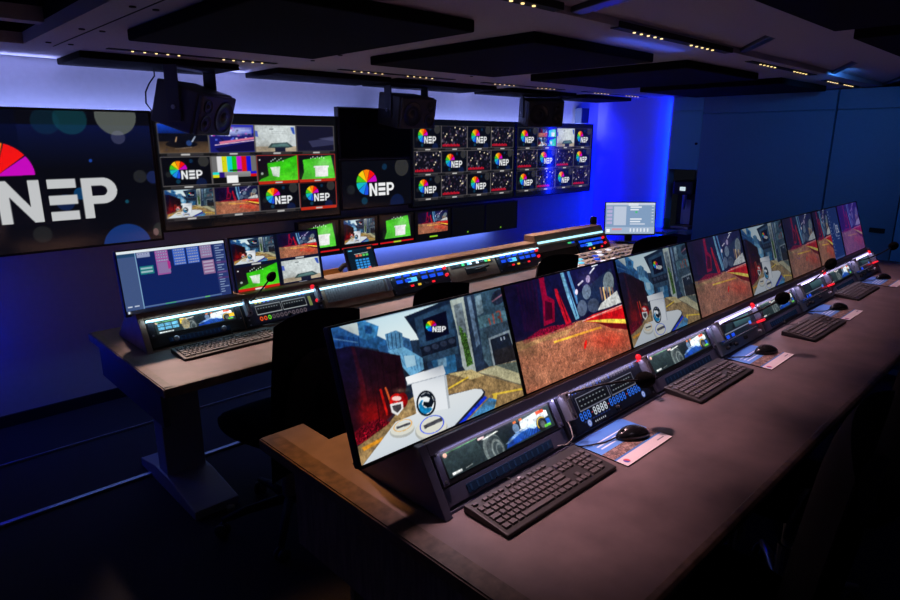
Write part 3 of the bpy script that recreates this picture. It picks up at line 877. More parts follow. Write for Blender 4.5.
# wall lights: led strips hidden behind the displays, plus unseen blue lamps
lamp('cove_lamp', 'AREA', (3.0, YB - .04, 1.56), 60, (.34, .41, 1.0), (R(180), 0, 0), shape='RECTANGLE', size=5.9, size_y=.06)
lamp('underglow_lamp', 'AREA', (3.4, YB - .06, .80), 6, (.14, .24, 1.0), (R(0), 0, 0), shape='RECTANGLE', size=2.2, size_y=.04)
lamp('corner_lamp', 'AREA', (XE - .035, 3.235, 1.20), 11, (.0, .015, 1.0), (R(90), 0, 0), shape='RECTANGLE', size=.05, size_y=1.6)
lamp('corner_lamp', 'AREA', (6.10, YB - .05, 1.05), 11, (.0, .0, 1.0), (0, R(-90), 0), shape='RECTANGLE', size=1.5, size_y=.05)
lamp('side_wash_lamp', 'AREA', (.05, YB - .12, .75), 3.0, (.0, .02, 1.0), (0, R(-90), 0), shape='RECTANGLE', size=.8, size_y=.08)
lamp('floor_glow_lamp', 'AREA', (1.55, 3.85, .62), 1.3, (.16, .30, 1.0), (R(-40), 0, 0), shape='RECTANGLE', size=2.0, size_y=.1)  # unseen lamp added to tint the floor and rear pedestal blue
aim(lamp('unseen_blue_lamp', 'SPOT', (4.9, 1.27, ZC - .015), 18, (.05, .27, 1.0), spot_size=R(110), spot_blend=1.0, shadow_soft_size=.04), (6.33, 2.2, 1.1))  # added spot with no fixture, brightens the end cabinets
lamp('unseen_blue_lamp', 'AREA', (2.85, 1.60, ZC - .06), .25, (.05, .12, 1.0), (R(180), 0, 0), shape='RECTANGLE', size=.6, size_y=.03)  # unseen lamp for the blue glow around the second downlight slot

# ------------------------------------------------------------------ end wall cupboards
t = thing('tall_cabinet', 'wide blue tall cabinet with flat doors on the end wall', 'cabinet', (XE, 2.30, 0))
obj('carcass', MB().box(.02, .6, -.575, .60, .05, 2.02), CABM, t)
obj('plinth', MB().box(.03, .6, -.575, .60, 0, .05), BLACKM, t)
obj('door', MB().box(-.005, .018, -.575, .602, .06, 1.845), CABM, t, .002)
obj('top_panel', MB().box(-.005, .018, -.575, .602, 1.855, 2.02), CABM, t, .002)
t = thing('storage_cabinet', 'blue cabinet at the right with a dark recessed handle low on its door', 'cabinet', (XE, 1.43, 0))
obj('carcass', MB().box(.02, .6, -.27, .28, .05, 2.02), CABM, t)
obj('plinth', MB().box(.03, .6, -.27, .28, 0, .05), BLACKM, t)
d = obj('door', MB().box(-.005, .018, -.275, .28, .06, 1.845), CABM, t, .002)
obj('recessed_handle', MB().box(-.012, .0, -.215, -.10, .825, .865), BLACKM, d, .004)
obj('top_panel', MB().box(-.005, .018, -.275, .28, 1.855, 2.02), CABM, t, .002)
t = thing('end_cabinet', 'cabinet side coloured as lit blue at the far right edge behind the last microphone', 'cabinet', (XE, .5, 0))
obj('carcass', MB().box(.02, .6, -1.2, .64, .05, 2.02), CABM, t)
obj('plinth', MB().box(.03, .6, -1.2, .64, 0, .05), BLACKM, t)
obj('door', MB().box(-.01, .018, -1.2, .645, .06, 2.02), mat('lit_blue_laminate', (.14, .42, .62), .4), t, .002)  # blue light on this door is put into its lighter laminate colour
t = thing('wall_cupboard', 'small teal wall cupboard above the coffee machine alcove', 'cupboard', (XE, 3.06, 1.30))
obj('carcass', MB().box(.02, .6, -.155, .15, 0, .72), TEALC, t)
d = obj('door', MB().box(-.005, .018, -.155, .155, .0, .58), TEALC, t, .002)
obj('knob', MB().lathe([(.012, 0), (.012, .02), (.006, .022)], (-.025, -.12, .26), 'x', 12), BLACKM, d)
obj('top_panel', MB().box(-.005, .018, -.155, .155, .586, .72), TEALC, t, .002)
t = thing('base_cupboard', 'dark cupboard below the coffee counter in the alcove', 'cupboard', (XE, 3.06, 0))
obj('carcass', MB().box(.05, .6, -.155, .15, 0, .635), BLACKM, t)
obj('door', MB().box(.03, .048, -.155, .15, .05, .63), DARKP, t, .002)
tag(obj('counter_top', MB().box(XE - .10, XE + .6, 2.91, 3.212, .64, .68).box(XE - .36, XE - .02, 3.0, 3.50, .655, .68), COUNTER, None, .004), 'grey counter top holding the coffee machine', 'counter')
t = thing('coffee_machine', 'tall black coffee machine in the alcove on the counter', 'coffee machine', (XE + .04, 3.045, .681))
obj('body', MB().box(.08, .26, -.11, .11, 0, .42), BLACK, t, .01)
obj('head', MB().box(-.04, .26, -.11, .11, .36, .50), BLACK, t, .015)
obj('drip_tray', MB().box(-.05, .08, -.10, .10, 0, .03), STEEL, t, .005)
obj('lit_display', MB().box(-.044, -.039, -.03, .03, .40, .44), mat('pale_display', (.4, .4, .4), .3, emit=(.7, .85, .85), strength=.8), t)
obj('spout', MB().lathe([(.018, .25), (.022, .36)], (.02, .0, 0), seg=10).lathe([(.012, .20), (.014, .25)], (.02, .0, 0), seg=8), STEEL, t)
obj('chrome_column', MB().box(.074, .081, -.05, .05, .04, .30), STEEL, t)
t = thing('green_cup', 'small green cup on the counter left of the coffee machine', 'cup', (XE - .03, 3.18, .681))
obj('body', MB().lathe([(.026, 0), (.036, .10), (.033, .10), (.024, .006)], seg=16), mat('green_ceramic', (.10, .22, .10), .4), t, smooth=False)
obj('handle', MB().tube([(-.03, -.01, .08), (-.06, -.01, .07), (-.06, -.01, .04), (-.03, -.01, .03)], .005), MATS['green_ceramic'], t)

# ------------------------------------------------------------------ desks
t = thing('control_desk', 'long brown laminate front control desk with four keyboards on it', 'desk', (.765, .467, .74))
XR = 5.32 - .765
top = [(0, 0), (XR, 0), (XR + .12, .48), (XR + .05, .993), (.145, .993), (.145, 1.138), (0, 1.138)]
obj('tabletop', MB().prism([(x + .0, y + .0) for x, y in top], -.035, 0, 'z'), DESK, t, .003)
obj('edge_band', MB().box(-.004, 0.0, .0, 1.138, -.035, -.003).box(.0, .052, .004, 1.13, -.004, .0008), BAND, t)
obj('front_edge', MB().prism([(-.004, -.035), (-.02, -.02), (-.02, -.006), (-.012, .0008), (.004, .0008), (.0, -.035)], 0, XR, 'x'), BAND, t, .002)
obj('end_panel', MB().box(.055, .08, .30, 1.05, -.34, -.036), WOODP, t, .002)
obj('rear_panel', MB().box(.08, XR - .1, .80, .82, -.45, -.036), WOODP, t, .002)
for x in (.55, 2.2, 4.2):
    l = obj('leg', MB().box(x, x + .10, .50, .62, -.70, -.036), DARKP, t, .004)
    obj('foot', MB().box(x - .02, x + .12, .15, .95, -.74, -.70), DARKP, l, .006)

t = thing('control_desk', 'brown laminate rear desk below the video wall on a T-shaped pedestal', 'desk', (.70, 2.185, .74))
XR2 = 4.55 - .70
PEDE = mat('pedestal_metal', (.26, .28, .32), .4)
obj('tabletop', MB().prism([(0, 0), (XR2, 0), (XR2 + .25, .25), (XR2 + .25, .93), (0, .93)], -.035, 0, 'z'), DESK, t, .003)
obj('edge_band', MB().box(-.004, 0.0, .0, .93, -.035, -.003).box(.0, .03, .004, .925, -.004, .0008), BAND, t)
obj('front_edge', MB().box(0, XR2, -.006, .0, -.034, .0006).box(.0, XR2, 0, .016, -.002, .0008), BAND, t, .002)
obj('side_skirt', MB().box(.02, .045, .12, .88, -.20, -.036), mat('blue_grey_metal', (.07, .08, .12), .45), t, .002)
for k, x in enumerate((.16, 1.9, 3.4)):
    l = obj('leg', MB().box(x, x + .18, .60, .71, -.70, -.036), PEDE, t, .004)
    obj('foot', MB().prism([(.28, -.74), (.95, -.74), (.95, -.70), (.75, -.66), (.56, -.66), (.28, -.70)], x - .01, x + .19, 'x'), PEDE, l, .004)
    obj('leveling_foot', MB().lathe([(.018, -.74), (.018, -.725), (.008, -.72)], (x + .14, .26, 0), seg=12), STEEL, l)
obj('cable_tray', MB().box(.35, XR2 - .4, .66, .84, -.16, -.15).box(.35, XR2 - .4, .66, .665, -.15, -.10).box(.35, XR2 - .4, .835, .84, -.15, -.10), NAVY, t)

# ------------------------------------------------------------------ sloping equipment consoles
TILT = R(58.3)
CT, ST = math.cos(TILT), math.sin(TILT)
def console(name, label, x0, x1, y0, z0, seams, m, high=None):
    t = thing(name, label, 'console', (0, y0, z0))
    L = .182
    side = [(0, 0.001), (L * CT, L * ST), (.20, L * ST), (.375, .001)]
    xs = [x0 - .025, x1]
    for x in xs:
        obj('side_panel', MB().prism(side, x, x + .025, 'x'), m, t, .002)
    a = .151
    obj('top_ledge', MB().prism([(a * CT, a * ST), (L * CT, L * ST), (.20, L * ST), (.20, L * ST - .018), (L * CT + .01, L * ST - .018), (a * CT + .012, a * ST - .004)], x0, x1, 'x'), m, t, .0015)
    obj('trim_line', MB().box(x0, x1, L * CT + .010, L * CT + .014, L * ST, L * ST + .0015), BROWNM if m is NAVY else m, t)
    obj('back_panel', MB().prism([(.185, L * ST - .02), (.20, L * ST - .003), (.372, .002), (.352, .002)], x0, x1, 'x'), m, t)
    for s in seams:
        obj('divider', MB().prism([(.025, .002), (.118, .150), (.17, .150), (.25, .002)], s - .003, s + .003, 'x'), m, t)
    obj('base_rail', MB().prism([(.013, .001), (.016, .007), (.06, .007), (.06, .001)], x0, x1, 'x'), m, t)
    return t
FX = [.896, 1.389, 1.896, 2.412, 2.893, 3.393, 3.917, 4.40, 4.872]
FY, FZ = .915, .74
console('equipment_console', 'long navy sloping equipment console standing on the front desk under eight monitors', FX[0], FX[-1], FY, FZ, FX[1:-1], NAVY)
RX = [.812, 1.235, 1.665, 2.115, 2.565, 3.005, 3.455, 3.91, 4.30]
RY, RZ = 2.608, .74
rc = console('equipment_console', 'brown sloping equipment console on the rear desk with a lit edge strip', RX[0], RX[-1], RY, RZ, RX[1:-1], BROWNM)
obj('raised_housing', MB().prism([(.10, .156), (.12, .20), (.21, .20), (.21, .156)], 3.46, 4.32, 'x'), BROWNM, rc, .003)
obj('lit_strip', MB().prism([(.138 * CT - .004, .138 * ST), (.147 * CT - .005, .147 * ST), (.147 * CT + .006, .147 * ST - .006), (.138 * CT + .006, .138 * ST - .006)], RX[0] + .005, 3.45, 'x'), TASK, rc)
obj('lit_strip', MB().prism([(.172 * CT - .008, .172 * ST), (.186 * CT - .008, .186 * ST), (.186 * CT + .006, .186 * ST - .006), (.172 * CT + .006, .172 * ST - .006)], 3.47, 4.29, 'x'), TASK, rc)
# the light that the strips under the two console lips throw on the panels
lamp('strip_lamp', 'AREA', (2.1, RY + .155 * CT - .02, RZ + .155 * ST), .8, (.55, .8, 1.0), (R(15), 0, 0), shape='RECTANGLE', size=2.6, size_y=.012)
lamp('strip_lamp', 'AREA', (2.88, FY + .155 * CT - .012, FZ + .155 * ST), 1.3, (.75, .65, 1.0), (R(15), 0, 0), shape='RECTANGLE', size=3.9, size_y=.012)

# units that sit in the consoles: local X along the desk, Y up the slope, Z outward
def unit(name, label, cat, x, y0, group=None):
    return thing(name, label, cat, (x, y0 + .020, .7485), (TILT, 0, 0), group)
def screw(mb, x, y, z=.006):
    return mb.lathe([(.004, z - .002), (.004, z + .0015)], (x, y, 0), seg=8)
def rack_display(x, y0, w, label, key, im, m=SCR, low=True, s0=.052, h=.092):
    t = unit('rack_display', label, 'rack display', x, y0, 'wide racing car displays in the consoles')
    hw = w / 2
    obj('face_plate', MB().box(-hw, hw, s0, s0 + h, -.02, .004), BLACK, t, .002)
    screen('screen', key, im, w - .062, h - .030, m, t, .0048, 0, s0 + .014)
    for sx in (-1, 1):
        e = obj('rack_ear', MB().box(sx * (hw - .012) - .010, sx * (hw - .012) + .010, s0 + .002, s0 + h - .002, .004, .010), DARKP if y0 > 2 else NAVY, t, .0015)
        b = MB(); screw(b, sx * (hw - .012), s0 + .012, .0115); screw(b, sx * (hw - .012), s0 + h - .012, .0115)
        obj('screw', b, STEEL, e)
    return t
def slot_panel(x, y0, w, label, steel=False):
    t = unit('drawer_panel', label, 'drawer panel', x, y0, 'slim panels under the rack displays')
    hw = w / 2
    obj('face_plate', MB().box(-hw, hw, .006, .050, -.02, .003), NAVY if y0 < 2 else BLACK, t, .0015)
    obj('glass_window', MB().box(-hw + .07, hw - .07, .014, .038, .003, .005), mat('blue_tinted_glass', (.02, .05, .11), .12), t, .001)
    b = MB()
    for k in range(14): b.box(-hw + .08 + k * (w - .16) / 13.5, -hw + .086 + k * (w - .16) / 13.5, .018, .034, .005, .0058)
    obj('window_bars', b, mat('blue_tinted_bars', (.03, .09, .2), .2), t)
    if steel:
        for sx in (-1, 1): obj('lock', MB().lathe([(.012, .003), (.012, .010), (.009, .012)], (sx * (hw - .10), .028, 0), seg=14), STEEL, t)
    return t
def handle_part(t, x, s0, s1):
    h = obj('handle', MB().box(x - .013, x + .013, s0, s1, .004, .034), HANDLE, t, .003)
    obj('grip', MB().box(x - .007, x + .007, s0 + .02, s1 - .02, .034, .038), STEEL, h, .001)
    b = MB(); screw(b, x, s0 + .008, .035); screw(b, x, s1 - .008, .035)
    obj('screw', b, BLACKM, h)
    return h
def light_part(t, x, y, r=.012, name='tally_light'):
    return obj(name, MB().lathe([(r, .004), (r, .012), (r * .8, .020), (r * .3, .024)], (x, y, 0), seg=14), REDL, t, smooth=True)

RACKM = picture_mat('rack_screen_picture', 1.3)
RACE, RACEB = pic_race(), pic_race(boxes=True)
dw = .476
ORD = ['leftmost', 'second from the left', 'third from the left', 'fourth from the left']
WHERE = ['behind the nearest keyboard', 'behind the second keyboard', 'behind the third keyboard', 'behind the farthest front desk keyboard']
for i, b in enumerate((0, 2, 4, 6)):
    w = FX[b + 1] - FX[b] - .012
    rack_display((FX[b] + FX[b + 1]) / 2, FY, w, 'wide low display of a white and blue racing car %s' % WHERE[i], 'race', RACE, [RACKM, RACKM, SCR, SCR][i])
    slot_panel((FX[b] + FX[b + 1]) / 2, FY, w, 'slim dark panel with a blue glass slot directly %s' % WHERE[i])

def pic_intercom(variant):
    im = Img(230, 62, (9, 11, 24))
    dig = (50, 120, 250)
    if variant == 'blue':
        for k in range(22):
            im.ell(.09 + k * .0395, .10, .011, .05, (60, 110, 250) if k in (0, 1, 3, 5, 6, 8, 9, 12, 20, 21) else (120, 110, 130), .9, ring=.4)
        for a, b_ in ((.10, .50), (.52, .86)):
            im.rect(a, .24, b_, .58, (120, 122, 140)); im.rect(a + .004, .26, b_ - .004, .56, (10, 12, 18))
            for k in range(8):
                for j in range(2): im.rect(a + .03 + k * (b_ - a - .06) / 8, .33 + j * .12, a + .05 + k * (b_ - a - .06) / 8, .355 + j * .12, (150, 160, 165), .85)
        x = .09
        for grp, c in ((3, dig), (4, (224, 234, 244)), (5, dig), (4, dig)):
            for k in range(grp):
                im.ell(x + k * .046, .66, .017, .055, c, ring=.42); im.ell(x + k * .046, .74, .017, .055, c, ring=.42)
            x += grp * .046 + .03
            im.rect(x - .042, .69, x - .026, .71, (220, 80, 90))
        for k in range(10): im.rect(.10 + k * .034, .83, .122 + k * .034, .85, (50, 80, 170))
        for x in (.15, .90):
            im.ell(x, .90, .024, .085, (90, 116, 190)); im.ell(x, .90, .016, .06, (170, 180, 220), ring=.5)
        for k in range(6): im.ell(.22 + k * .025, .93, .006, .02, (190, 196, 210))
    elif variant == 'mixed':
        cs = [(235, 225, 40), (235, 225, 40), (90, 100, 250), (90, 100, 250), (100, 100, 110), (90, 90, 100), (110, 110, 110), (90, 90, 100), (90, 90, 100), (100, 100, 110), (90, 90, 100), (70, 110, 250), (70, 110, 250)]
        for k, c in enumerate(cs):
            im.ell(.09 + k * .062, .14, .024, .08, c, ring=.45)
        for a, b_ in ((.06, .44), (.46, .84)):
            im.rect(a, .30, b_, .66, (150, 156, 158)); im.rect(a + .006, .33, b_ - .006, .63, (8, 10, 14))
            for k in range(8): im.rect(a + .03 + k * (b_ - a - .06) / 8, .40, a + .05 + k * (b_ - a - .06) / 8, .44, (120, 128, 130))
        cs = [(240, 90, 30), (240, 90, 30), (110, 230, 40)] + [(96, 84, 90)] * 9
        for k, c in enumerate(cs): im.ell(.10 + k * .062, .82, .024, .085, c, ring=.45)
        im.rect(.88, .3, .93, .7, (110, 120, 70))
    return im
# first intercom on the front desk
def intercom(x, y0, w, label, variant):
    t = unit('intercom_panel', label, 'intercom panel', x, y0)
    hw = w / 2
    obj('face_plate', MB().box(-hw, hw, .006, .146, -.02, .004), DARKP, t, .002)
    screen('button_display', 'intercom_' + variant, pic_intercom(variant), w - .075, .125, PANELP, t, .0048, .004, .014)
    for sx in (-1, 1): handle_part(t, sx * (hw - .018), .058, .140)
    b = MB(); [screw(b, sx * (hw - .015), y) for sx in (-1, 1) for y in (.015, .040)]
    obj('screw', b, STEEL, t)
    obj('knob', MB().lathe([(.009, .004), (.008, .016), (.006, .018)], (.01, .026, 0), seg=14), BLACK, t)
    light_part(t, hw - .030, .142, .013)
    return t
w = FX[2] - FX[1] - .012
t = intercom((FX[1] + FX[2]) / 2, FY, w, 'intercom panel with rows of glowing blue digits beside the nearest mouse pad', 'blue')
obj('strip_light', MB().box(-w / 2 + .06, w / 2 - .05, .1405, .1465, .0045, .010), STRIPF, t, .001)

def pic_controls(seed):
    im = Img(200, 56, (20, 28, 40))
    im.rect(.04, .02, .90, .20, (176, 170, 232), c2=(120, 118, 214)); im.rect(.05, .09, .86, .13, (60, 76, 235)); im.rect(.05, .0, .86, .04, (236, 230, 250))
    im.rect(.06, .25, .88, .58, (10, 16, 24)); im.rect(.46, .25, .88, .58, (74, 112, 116), c2=(40, 64, 74)); im.poly([(.30, .25), (.46, .25), (.38, .58), (.2, .58)], (30, 44, 52))
    im.rect(.05, .63, .86, .68, (120, 128, 150)); im.rect(.02, .60, .10, .78, (30, 70, 230)); im.rect(.80, .58, .86, .72, (70, 130, 250))
    im.rect(0, .70, 1, 1, (58, 70, 82), al=.0)
    im.rect(.02, .60, .09, .80, (34, 66, 240))
    return im
for i, b in enumerate((3, 5, 7)):
    w = FX[b + 1] - FX[b] - .012
    where = ['behind the second mouse pad', 'behind the third mouse pad', 'at the right end of the console'][i]
    t = unit('camera_controller', 'grey camera controller with a lilac light bar %s' % where, 'controller', (FX[b] + FX[b + 1]) / 2, FY, 'grey camera controllers in the front console')
    hw = w / 2
    obj('face_plate', MB().box(-hw, hw, .006, .146, -.02, .004), SLATE, t, .002)
    screen('lit_window', 'controls', pic_controls(1), w - .075, .100, [SCR, SCR_DIM, SCR_DIM][i], t, .0048, .0, .045)
    obj('light_bar', MB().box(-hw + .05, hw - .055, .128, .145, .005, .014), STRIPF, t, .002)
    handle_part(t, -hw + .030, .062, .142); handle_part(t, hw - .022, .075, .130)
    for k, x in enumerate((-hw + .07, -hw + .11, -hw + .15, .02, hw - .06)):
        obj('knob', MB().lathe([(.0085, .004), (.008, .016), (.005, .018)], (x, .026 + .006 * (k % 2), 0), seg=12), BLACK if k != 4 else STEEL, t)
    obj('steel_rail', MB().box(-hw + .06, hw - .08, .050, .054, .005, .012), STEEL, t, .001)
    for k in range(3): obj('blue_button', MB().box(-hw + .055 + k * .05, -hw + .075 + k * .05, .058, .072, .005, .010), BLUEL, t, .001)
    light_part(t, hw - .030, .142, .013)
    obj('lower_red_light', MB().box(hw - .045, hw - .015, .060, .070, .004, .036), REDL, t, .003)

# rear console units
w = RX[1] - RX[0] - .012
rack_display((RX[0] + RX[1]) / 2, RY, w, 'wide low display of a racing car with blue boxes on the rear desk', 'raceb', RACEB, RACKM, s0=.046, h=.086)
slot_panel((RX[0] + RX[1]) / 2, RY, w, 'slim black panel with two steel locks behind the rear desk keyboard', True)
w = RX[2] - RX[1] - .012
t = intercom((RX[1] + RX[2]) / 2, RY, w, 'intercom panel with yellow, blue and orange buttons on the rear desk', 'mixed')
light_part(t, w / 2 - .026, .070, .010)
w = RX[3] - RX[2] - .012
t = unit('router_panel', 'grey slatted router panel on the rear desk below the small keypad screen', 'router panel', (RX[2] + RX[3]) / 2, RY)
obj('face_plate', MB().box(-w / 2, w / 2, .006, .128, -.02, .004), BROWNM, t, .002)
b = MB()
for k in range(24): b.box(-w / 2 + .02 + k * .0158, -w / 2 + .033 + k * .0158, .045, .118, .004, .010)
obj('slats', b, mat('grey_slats', (.16, .16, .17), .4), t)
obj('end_block', MB().box(w / 2 - .035, w / 2 - .005, .04, .118, .004, .022), STEEL, t, .002)
def lit_panel(b0, b1, label, group):
    w = b1 - b0 - .012
    t = unit('button_panel', label, 'button panel', (b0 + b1) / 2, RY, group)
    hw = w / 2
    obj('face_plate', MB().box(-hw, hw, .006, .128, -.02, .004), DARKP, t, .002)
    for j, y in enumerate((.102, .070)):
        for k in range(6):
            x = -hw + .035 + k * (w - .11) / 5.2
            if j == 1 and k == 2: continue
            obj('blue_button', MB().taper(x, x + .042, y, y + .020, .004, .011, .002), BLUEL, t)
    obj('cyan_display', MB().box(-hw + .115, -hw + .185, .066, .092, .004, .008), CYANL, t, .001)
    for k in range(5):
        x = -hw + .07 + k * .055
        obj('lower_button', MB().taper(x, x + .022, .038, .050, .004, .009, .001), [DIMB, REDL, YELL, DIMB, REDL][k], t)
    light_part(t, hw - .022, .112, .011); light_part(t, hw - .022, .066, .010)
    b = MB(); [screw(b, sx * (hw - .006), y) for sx in (-1, 1) for y in (.02, .10)]
    obj('screw', b, STEEL, t)
lit_panel(RX[3], RX[4], 'panel of glowing blue buttons on the rear desk, left of the green indicator panel', 'blue button panels on the rear console')
w = RX[5] - RX[4] - .012
t = unit('monitor_panel', 'dark panel with small green and white indicators on the rear desk', 'monitor panel', (RX[4] + RX[5]) / 2, RY)
obj('face_plate', MB().box(-w / 2, w / 2, .006, .128, -.02, .004), BROWNM, t, .002)
obj('indicator_strip', MB().box(-w / 2 + .02, w / 2 - .03, .094, .122, .004, .007), BLACK, t, .001)
for k, (x, m_) in enumerate(((-.15, DIMB), (-.10, GREENL), (-.05, CYANL), (-.035, WHITEL), (.03, WHITEL), (.07, DIMB), (.11, GREENL), (.14, YELL))):
    obj('indicator', MB().box(x, x + .024, .100, .115, .007, .010), m_, t, .001)
obj('connector_plate', MB().box(-.08, .10, .040, .084, .004, .008), BLACK, t, .001)
obj('pale_label', MB().box(-.075, .095, .076, .083, .008, .0088), mat('pale_grey', (.4, .38, .4), .5), t)
obj('lever', MB().tube([(.0, .06, .008), (.03, .055, .04), (.09, .062, .045)], .007), BLACK, t)
lit_panel(RX[5], RX[6], 'panel of glowing blue buttons on the rear desk behind the third rear chair', 'blue button panels on the rear console')
w = RX[7] - RX[6] - .012
t = unit('open_tray', 'dark open tray under the raised lit edge on the rear desk', 'tray', (RX[6] + RX[7]) / 2, RY)
obj('back_plate', MB().box(-w / 2, w / 2, .006, .128, -.02, -.005), BLACKM, t)
obj('tray_cover', MB().box(-w / 2, w / 2, .090, .128, -.004, .012), mat('tray_grey', (.12, .10, .09), .45), t, .003)
obj('green_lamp', MB().box(w / 2 - .10, w / 2 - .06, .112, .124, .012, .016), GREENL, t); obj('blue_lamp', MB().box(w / 2 - .06, w / 2 - .02, .112, .124, .012, .016), BLUEL, t)
lit_panel(RX[7], RX[8], 'panel of glowing blue buttons at the right end of the rear console', 'blue button panels on the rear console')

# ------------------------------------------------------------------ desk monitors
def monitor(name, label, w, h, loc, tilt, key, im, m, group=None, rotz=0, stand=None, frame=.007, body=BLACK):
    t = thing(name, label, 'monitor', loc, (R(90) - tilt, 0, rotz), group)
    hw = w / 2
    obj('housing', MB().box(-hw, hw, 0, h, -.024, -.001), body, t, .004)
    b = MB()
    b.box(-hw, -hw + frame, 0, h, -.001, .003); b.box(hw - frame, hw, 0, h, -.001, .003)
    b.box(-hw + frame, hw - frame, h - frame, h, -.001, .003); b.box(-hw + frame, hw - frame, 0, frame * 1.6, -.001, .003)
    obj('bezel', b, BLACK, t)
    screen('screen', key, im, w - 2 * frame, h - 2.6 * frame, m, t, .0005, 0, frame * 1.6)
    if stand == 'ledge':
        obj('mount', MB().box(-.05, .05, -.012, .12, -.045, -.024), BLACK, t, .004)
    return t
def pic_desktop():
    im = Img(320, 180, (16, 34, 96))
    im.rect(0, 0, 1, 1, (18, 38, 104), c2=(20, 46, 120))
    im.paste(GRAVEL, 0.0, 0, .58, 1)
    for k in range(14):
        im.rect(.61, .05 + k * .062, .635, .08 + k * .062, (150, 170, 215), .8)
        if k % 2: im.rect(.68, .1 + k * .055, .70, .12 + k * .055, (120, 140, 190), .7)
    im.ell(.80, .44, .05, .14, (150, 165, 210), .7, ring=.3)
    W_ = (205, 216, 240)
    im.line([(.860, .36), (.825, .36), (.825, .50), (.860, .50)], .014, W_); im.line([(.825, .43), (.855, .43)], .014, W_)
    im.line([(.905, .36), (.872, .36), (.872, .43), (.905, .43), (.905, .50), (.870, .50)], .014, W_)
    im.line([(.918, .355), (.918, .50), (.95, .50)], .014, W_)
    for k in range(2): im.rect(.825, .56 + k * .05, .94 - .03 * k, .58 + k * .05, (150, 168, 215), .8)
    im.rect(.58, .96, 1, 1, (60, 80, 150))
    return im
MX = [.716, 1.293, 1.877, 2.412, 2.952, 3.480, 3.955, 4.430, 4.884]
mlab = ['first front desk monitor at the left end, showing the white pedestal in an alley', 'second front desk monitor, showing red gravel and a striped flag with a dark left side',
        'third front desk monitor, showing the white pedestal above the second keyboard', 'fourth front desk monitor, showing red gravel right of the second pedestal picture',
        'fifth front desk monitor, showing the narrow third picture of the white pedestal', 'sixth front desk monitor, showing red gravel left of the blue desktop',
        'seventh front desk monitor, showing a blue desktop with icons beside a gravel picture', 'eighth front desk monitor at the far right end, showing purple tinted gravel']
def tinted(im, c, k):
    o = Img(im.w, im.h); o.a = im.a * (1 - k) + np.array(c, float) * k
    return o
GRAVELP = tinted(GRAVEL, (70, 40, 170), .5)
mh = .326
M3 = picture_mat('third_screen_picture', .80)  # far screens set dimmer to imitate viewing-angle falloff
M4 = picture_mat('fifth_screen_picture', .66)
for i in range(8):
    w = MX[i + 1] - MX[i]
    key, im = [('street', STREET), ('gravel', GRAVEL)][i % 2]
    if i == 6: key, im = 'desktop', pic_desktop()
    if i == 7: key, im = 'gravelp', GRAVELP
    m = SCR if i < 2 else [None, None, SCR_DIM, SCR_DIM, SCR_DIM, SCR_DIMMER, SCR_DIMMER, SCR_DIM][i]
    if i >= 2: im = tinted(im, (52, 62, 84), [0, 0, .2, .3, .3, .38, .3, .05][i]); m = [0, 0, M3, M3, M4, M4, M4, M4][i]  # grey-blue reflection haze mixed into the pictures of the far monitors
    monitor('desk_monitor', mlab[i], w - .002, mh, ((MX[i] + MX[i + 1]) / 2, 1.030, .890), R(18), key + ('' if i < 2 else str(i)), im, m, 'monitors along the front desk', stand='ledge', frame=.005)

monitor('desk_monitor', 'wide rear desk monitor showing blue editing software with grey side columns', .476, .282, (1.003, 2.760, .872), R(9), 'software', pic_software(), SCR, None, stand='ledge', frame=.006)
quad = Img(220, 124, (10, 18, 44))
quad.paste(STREET, .02, .03, .475, .46); quad.paste(GRAVEL, .525, .03, .98, .46)
quad.paste(GREEN, .02, .52, .475, .90); quad.paste(STUDIO, .525, .52, .98, .92)
quad.rect(.02, .90, .475, .97, (200, 30, 24)); quad.rect(.2, .92, .3, .95, (235, 220, 215)); quad.rect(.2, .47, .3, .50, (190, 190, 190)); quad.rect(.7, .47, .8, .50, (190, 190, 190)); quad.rect(.7, .94, .8, .97, (190, 190, 200))
quad.rect(.485, 0, .515, 1, (8, 12, 28))
monitor('desk_monitor', 'rear desk monitor split into four pictures with a green studio at lower left', .488, .284, (1.500, 2.760, .872), R(9), 'quad', quad, SCR, None, stand='ledge', frame=.006)
t = monitor('desk_monitor', 'pale lit monitor showing a settings page at the rear desk right end', .44, .285, (4.82, 2.76, .80), R(6), 'settings', pic_settings(), SCR, None, rotz=R(-44), frame=.008)
obj('stand_neck', MB().box(-.03, .03, -.05, .10, -.05, -.024), BLACK, t, .004)
obj('stand_base', MB().box(-.12, .12, -.058, -.048, -.12, .08), BLACK, t, .004)

# small keypad on its arm
t = thing('keypad_screen', 'small tilted touch keypad of blue keys on a tan arm behind the rear console', 'keypad', (2.085, 2.86, .855), (R(66), R(-2), R(-8)))
t.scale = (1.12, 1.2, 1.1)
obj('housing', MB().box(-.085, .085, 0, .135, -.02, 0), BLACK, t, .005)
screen('screen', 'keypad', pic_keypad(), .146, .115, SCR, t, .0008, 0, .01)
obj('arm', MB().box(-.29, -.10, .02, .055, -.05, -.042), BRASS, t, .002)
obj('elbow', MB().tube([(-.12, .04, -.046), (-.09, .06, -.04), (-.05, .06, -.02)], .012), BLACK, t)
obj('post', MB().tube([(-.27, .035, -.05), (-.27, -.085, -.075)], .010), BRASS, t)

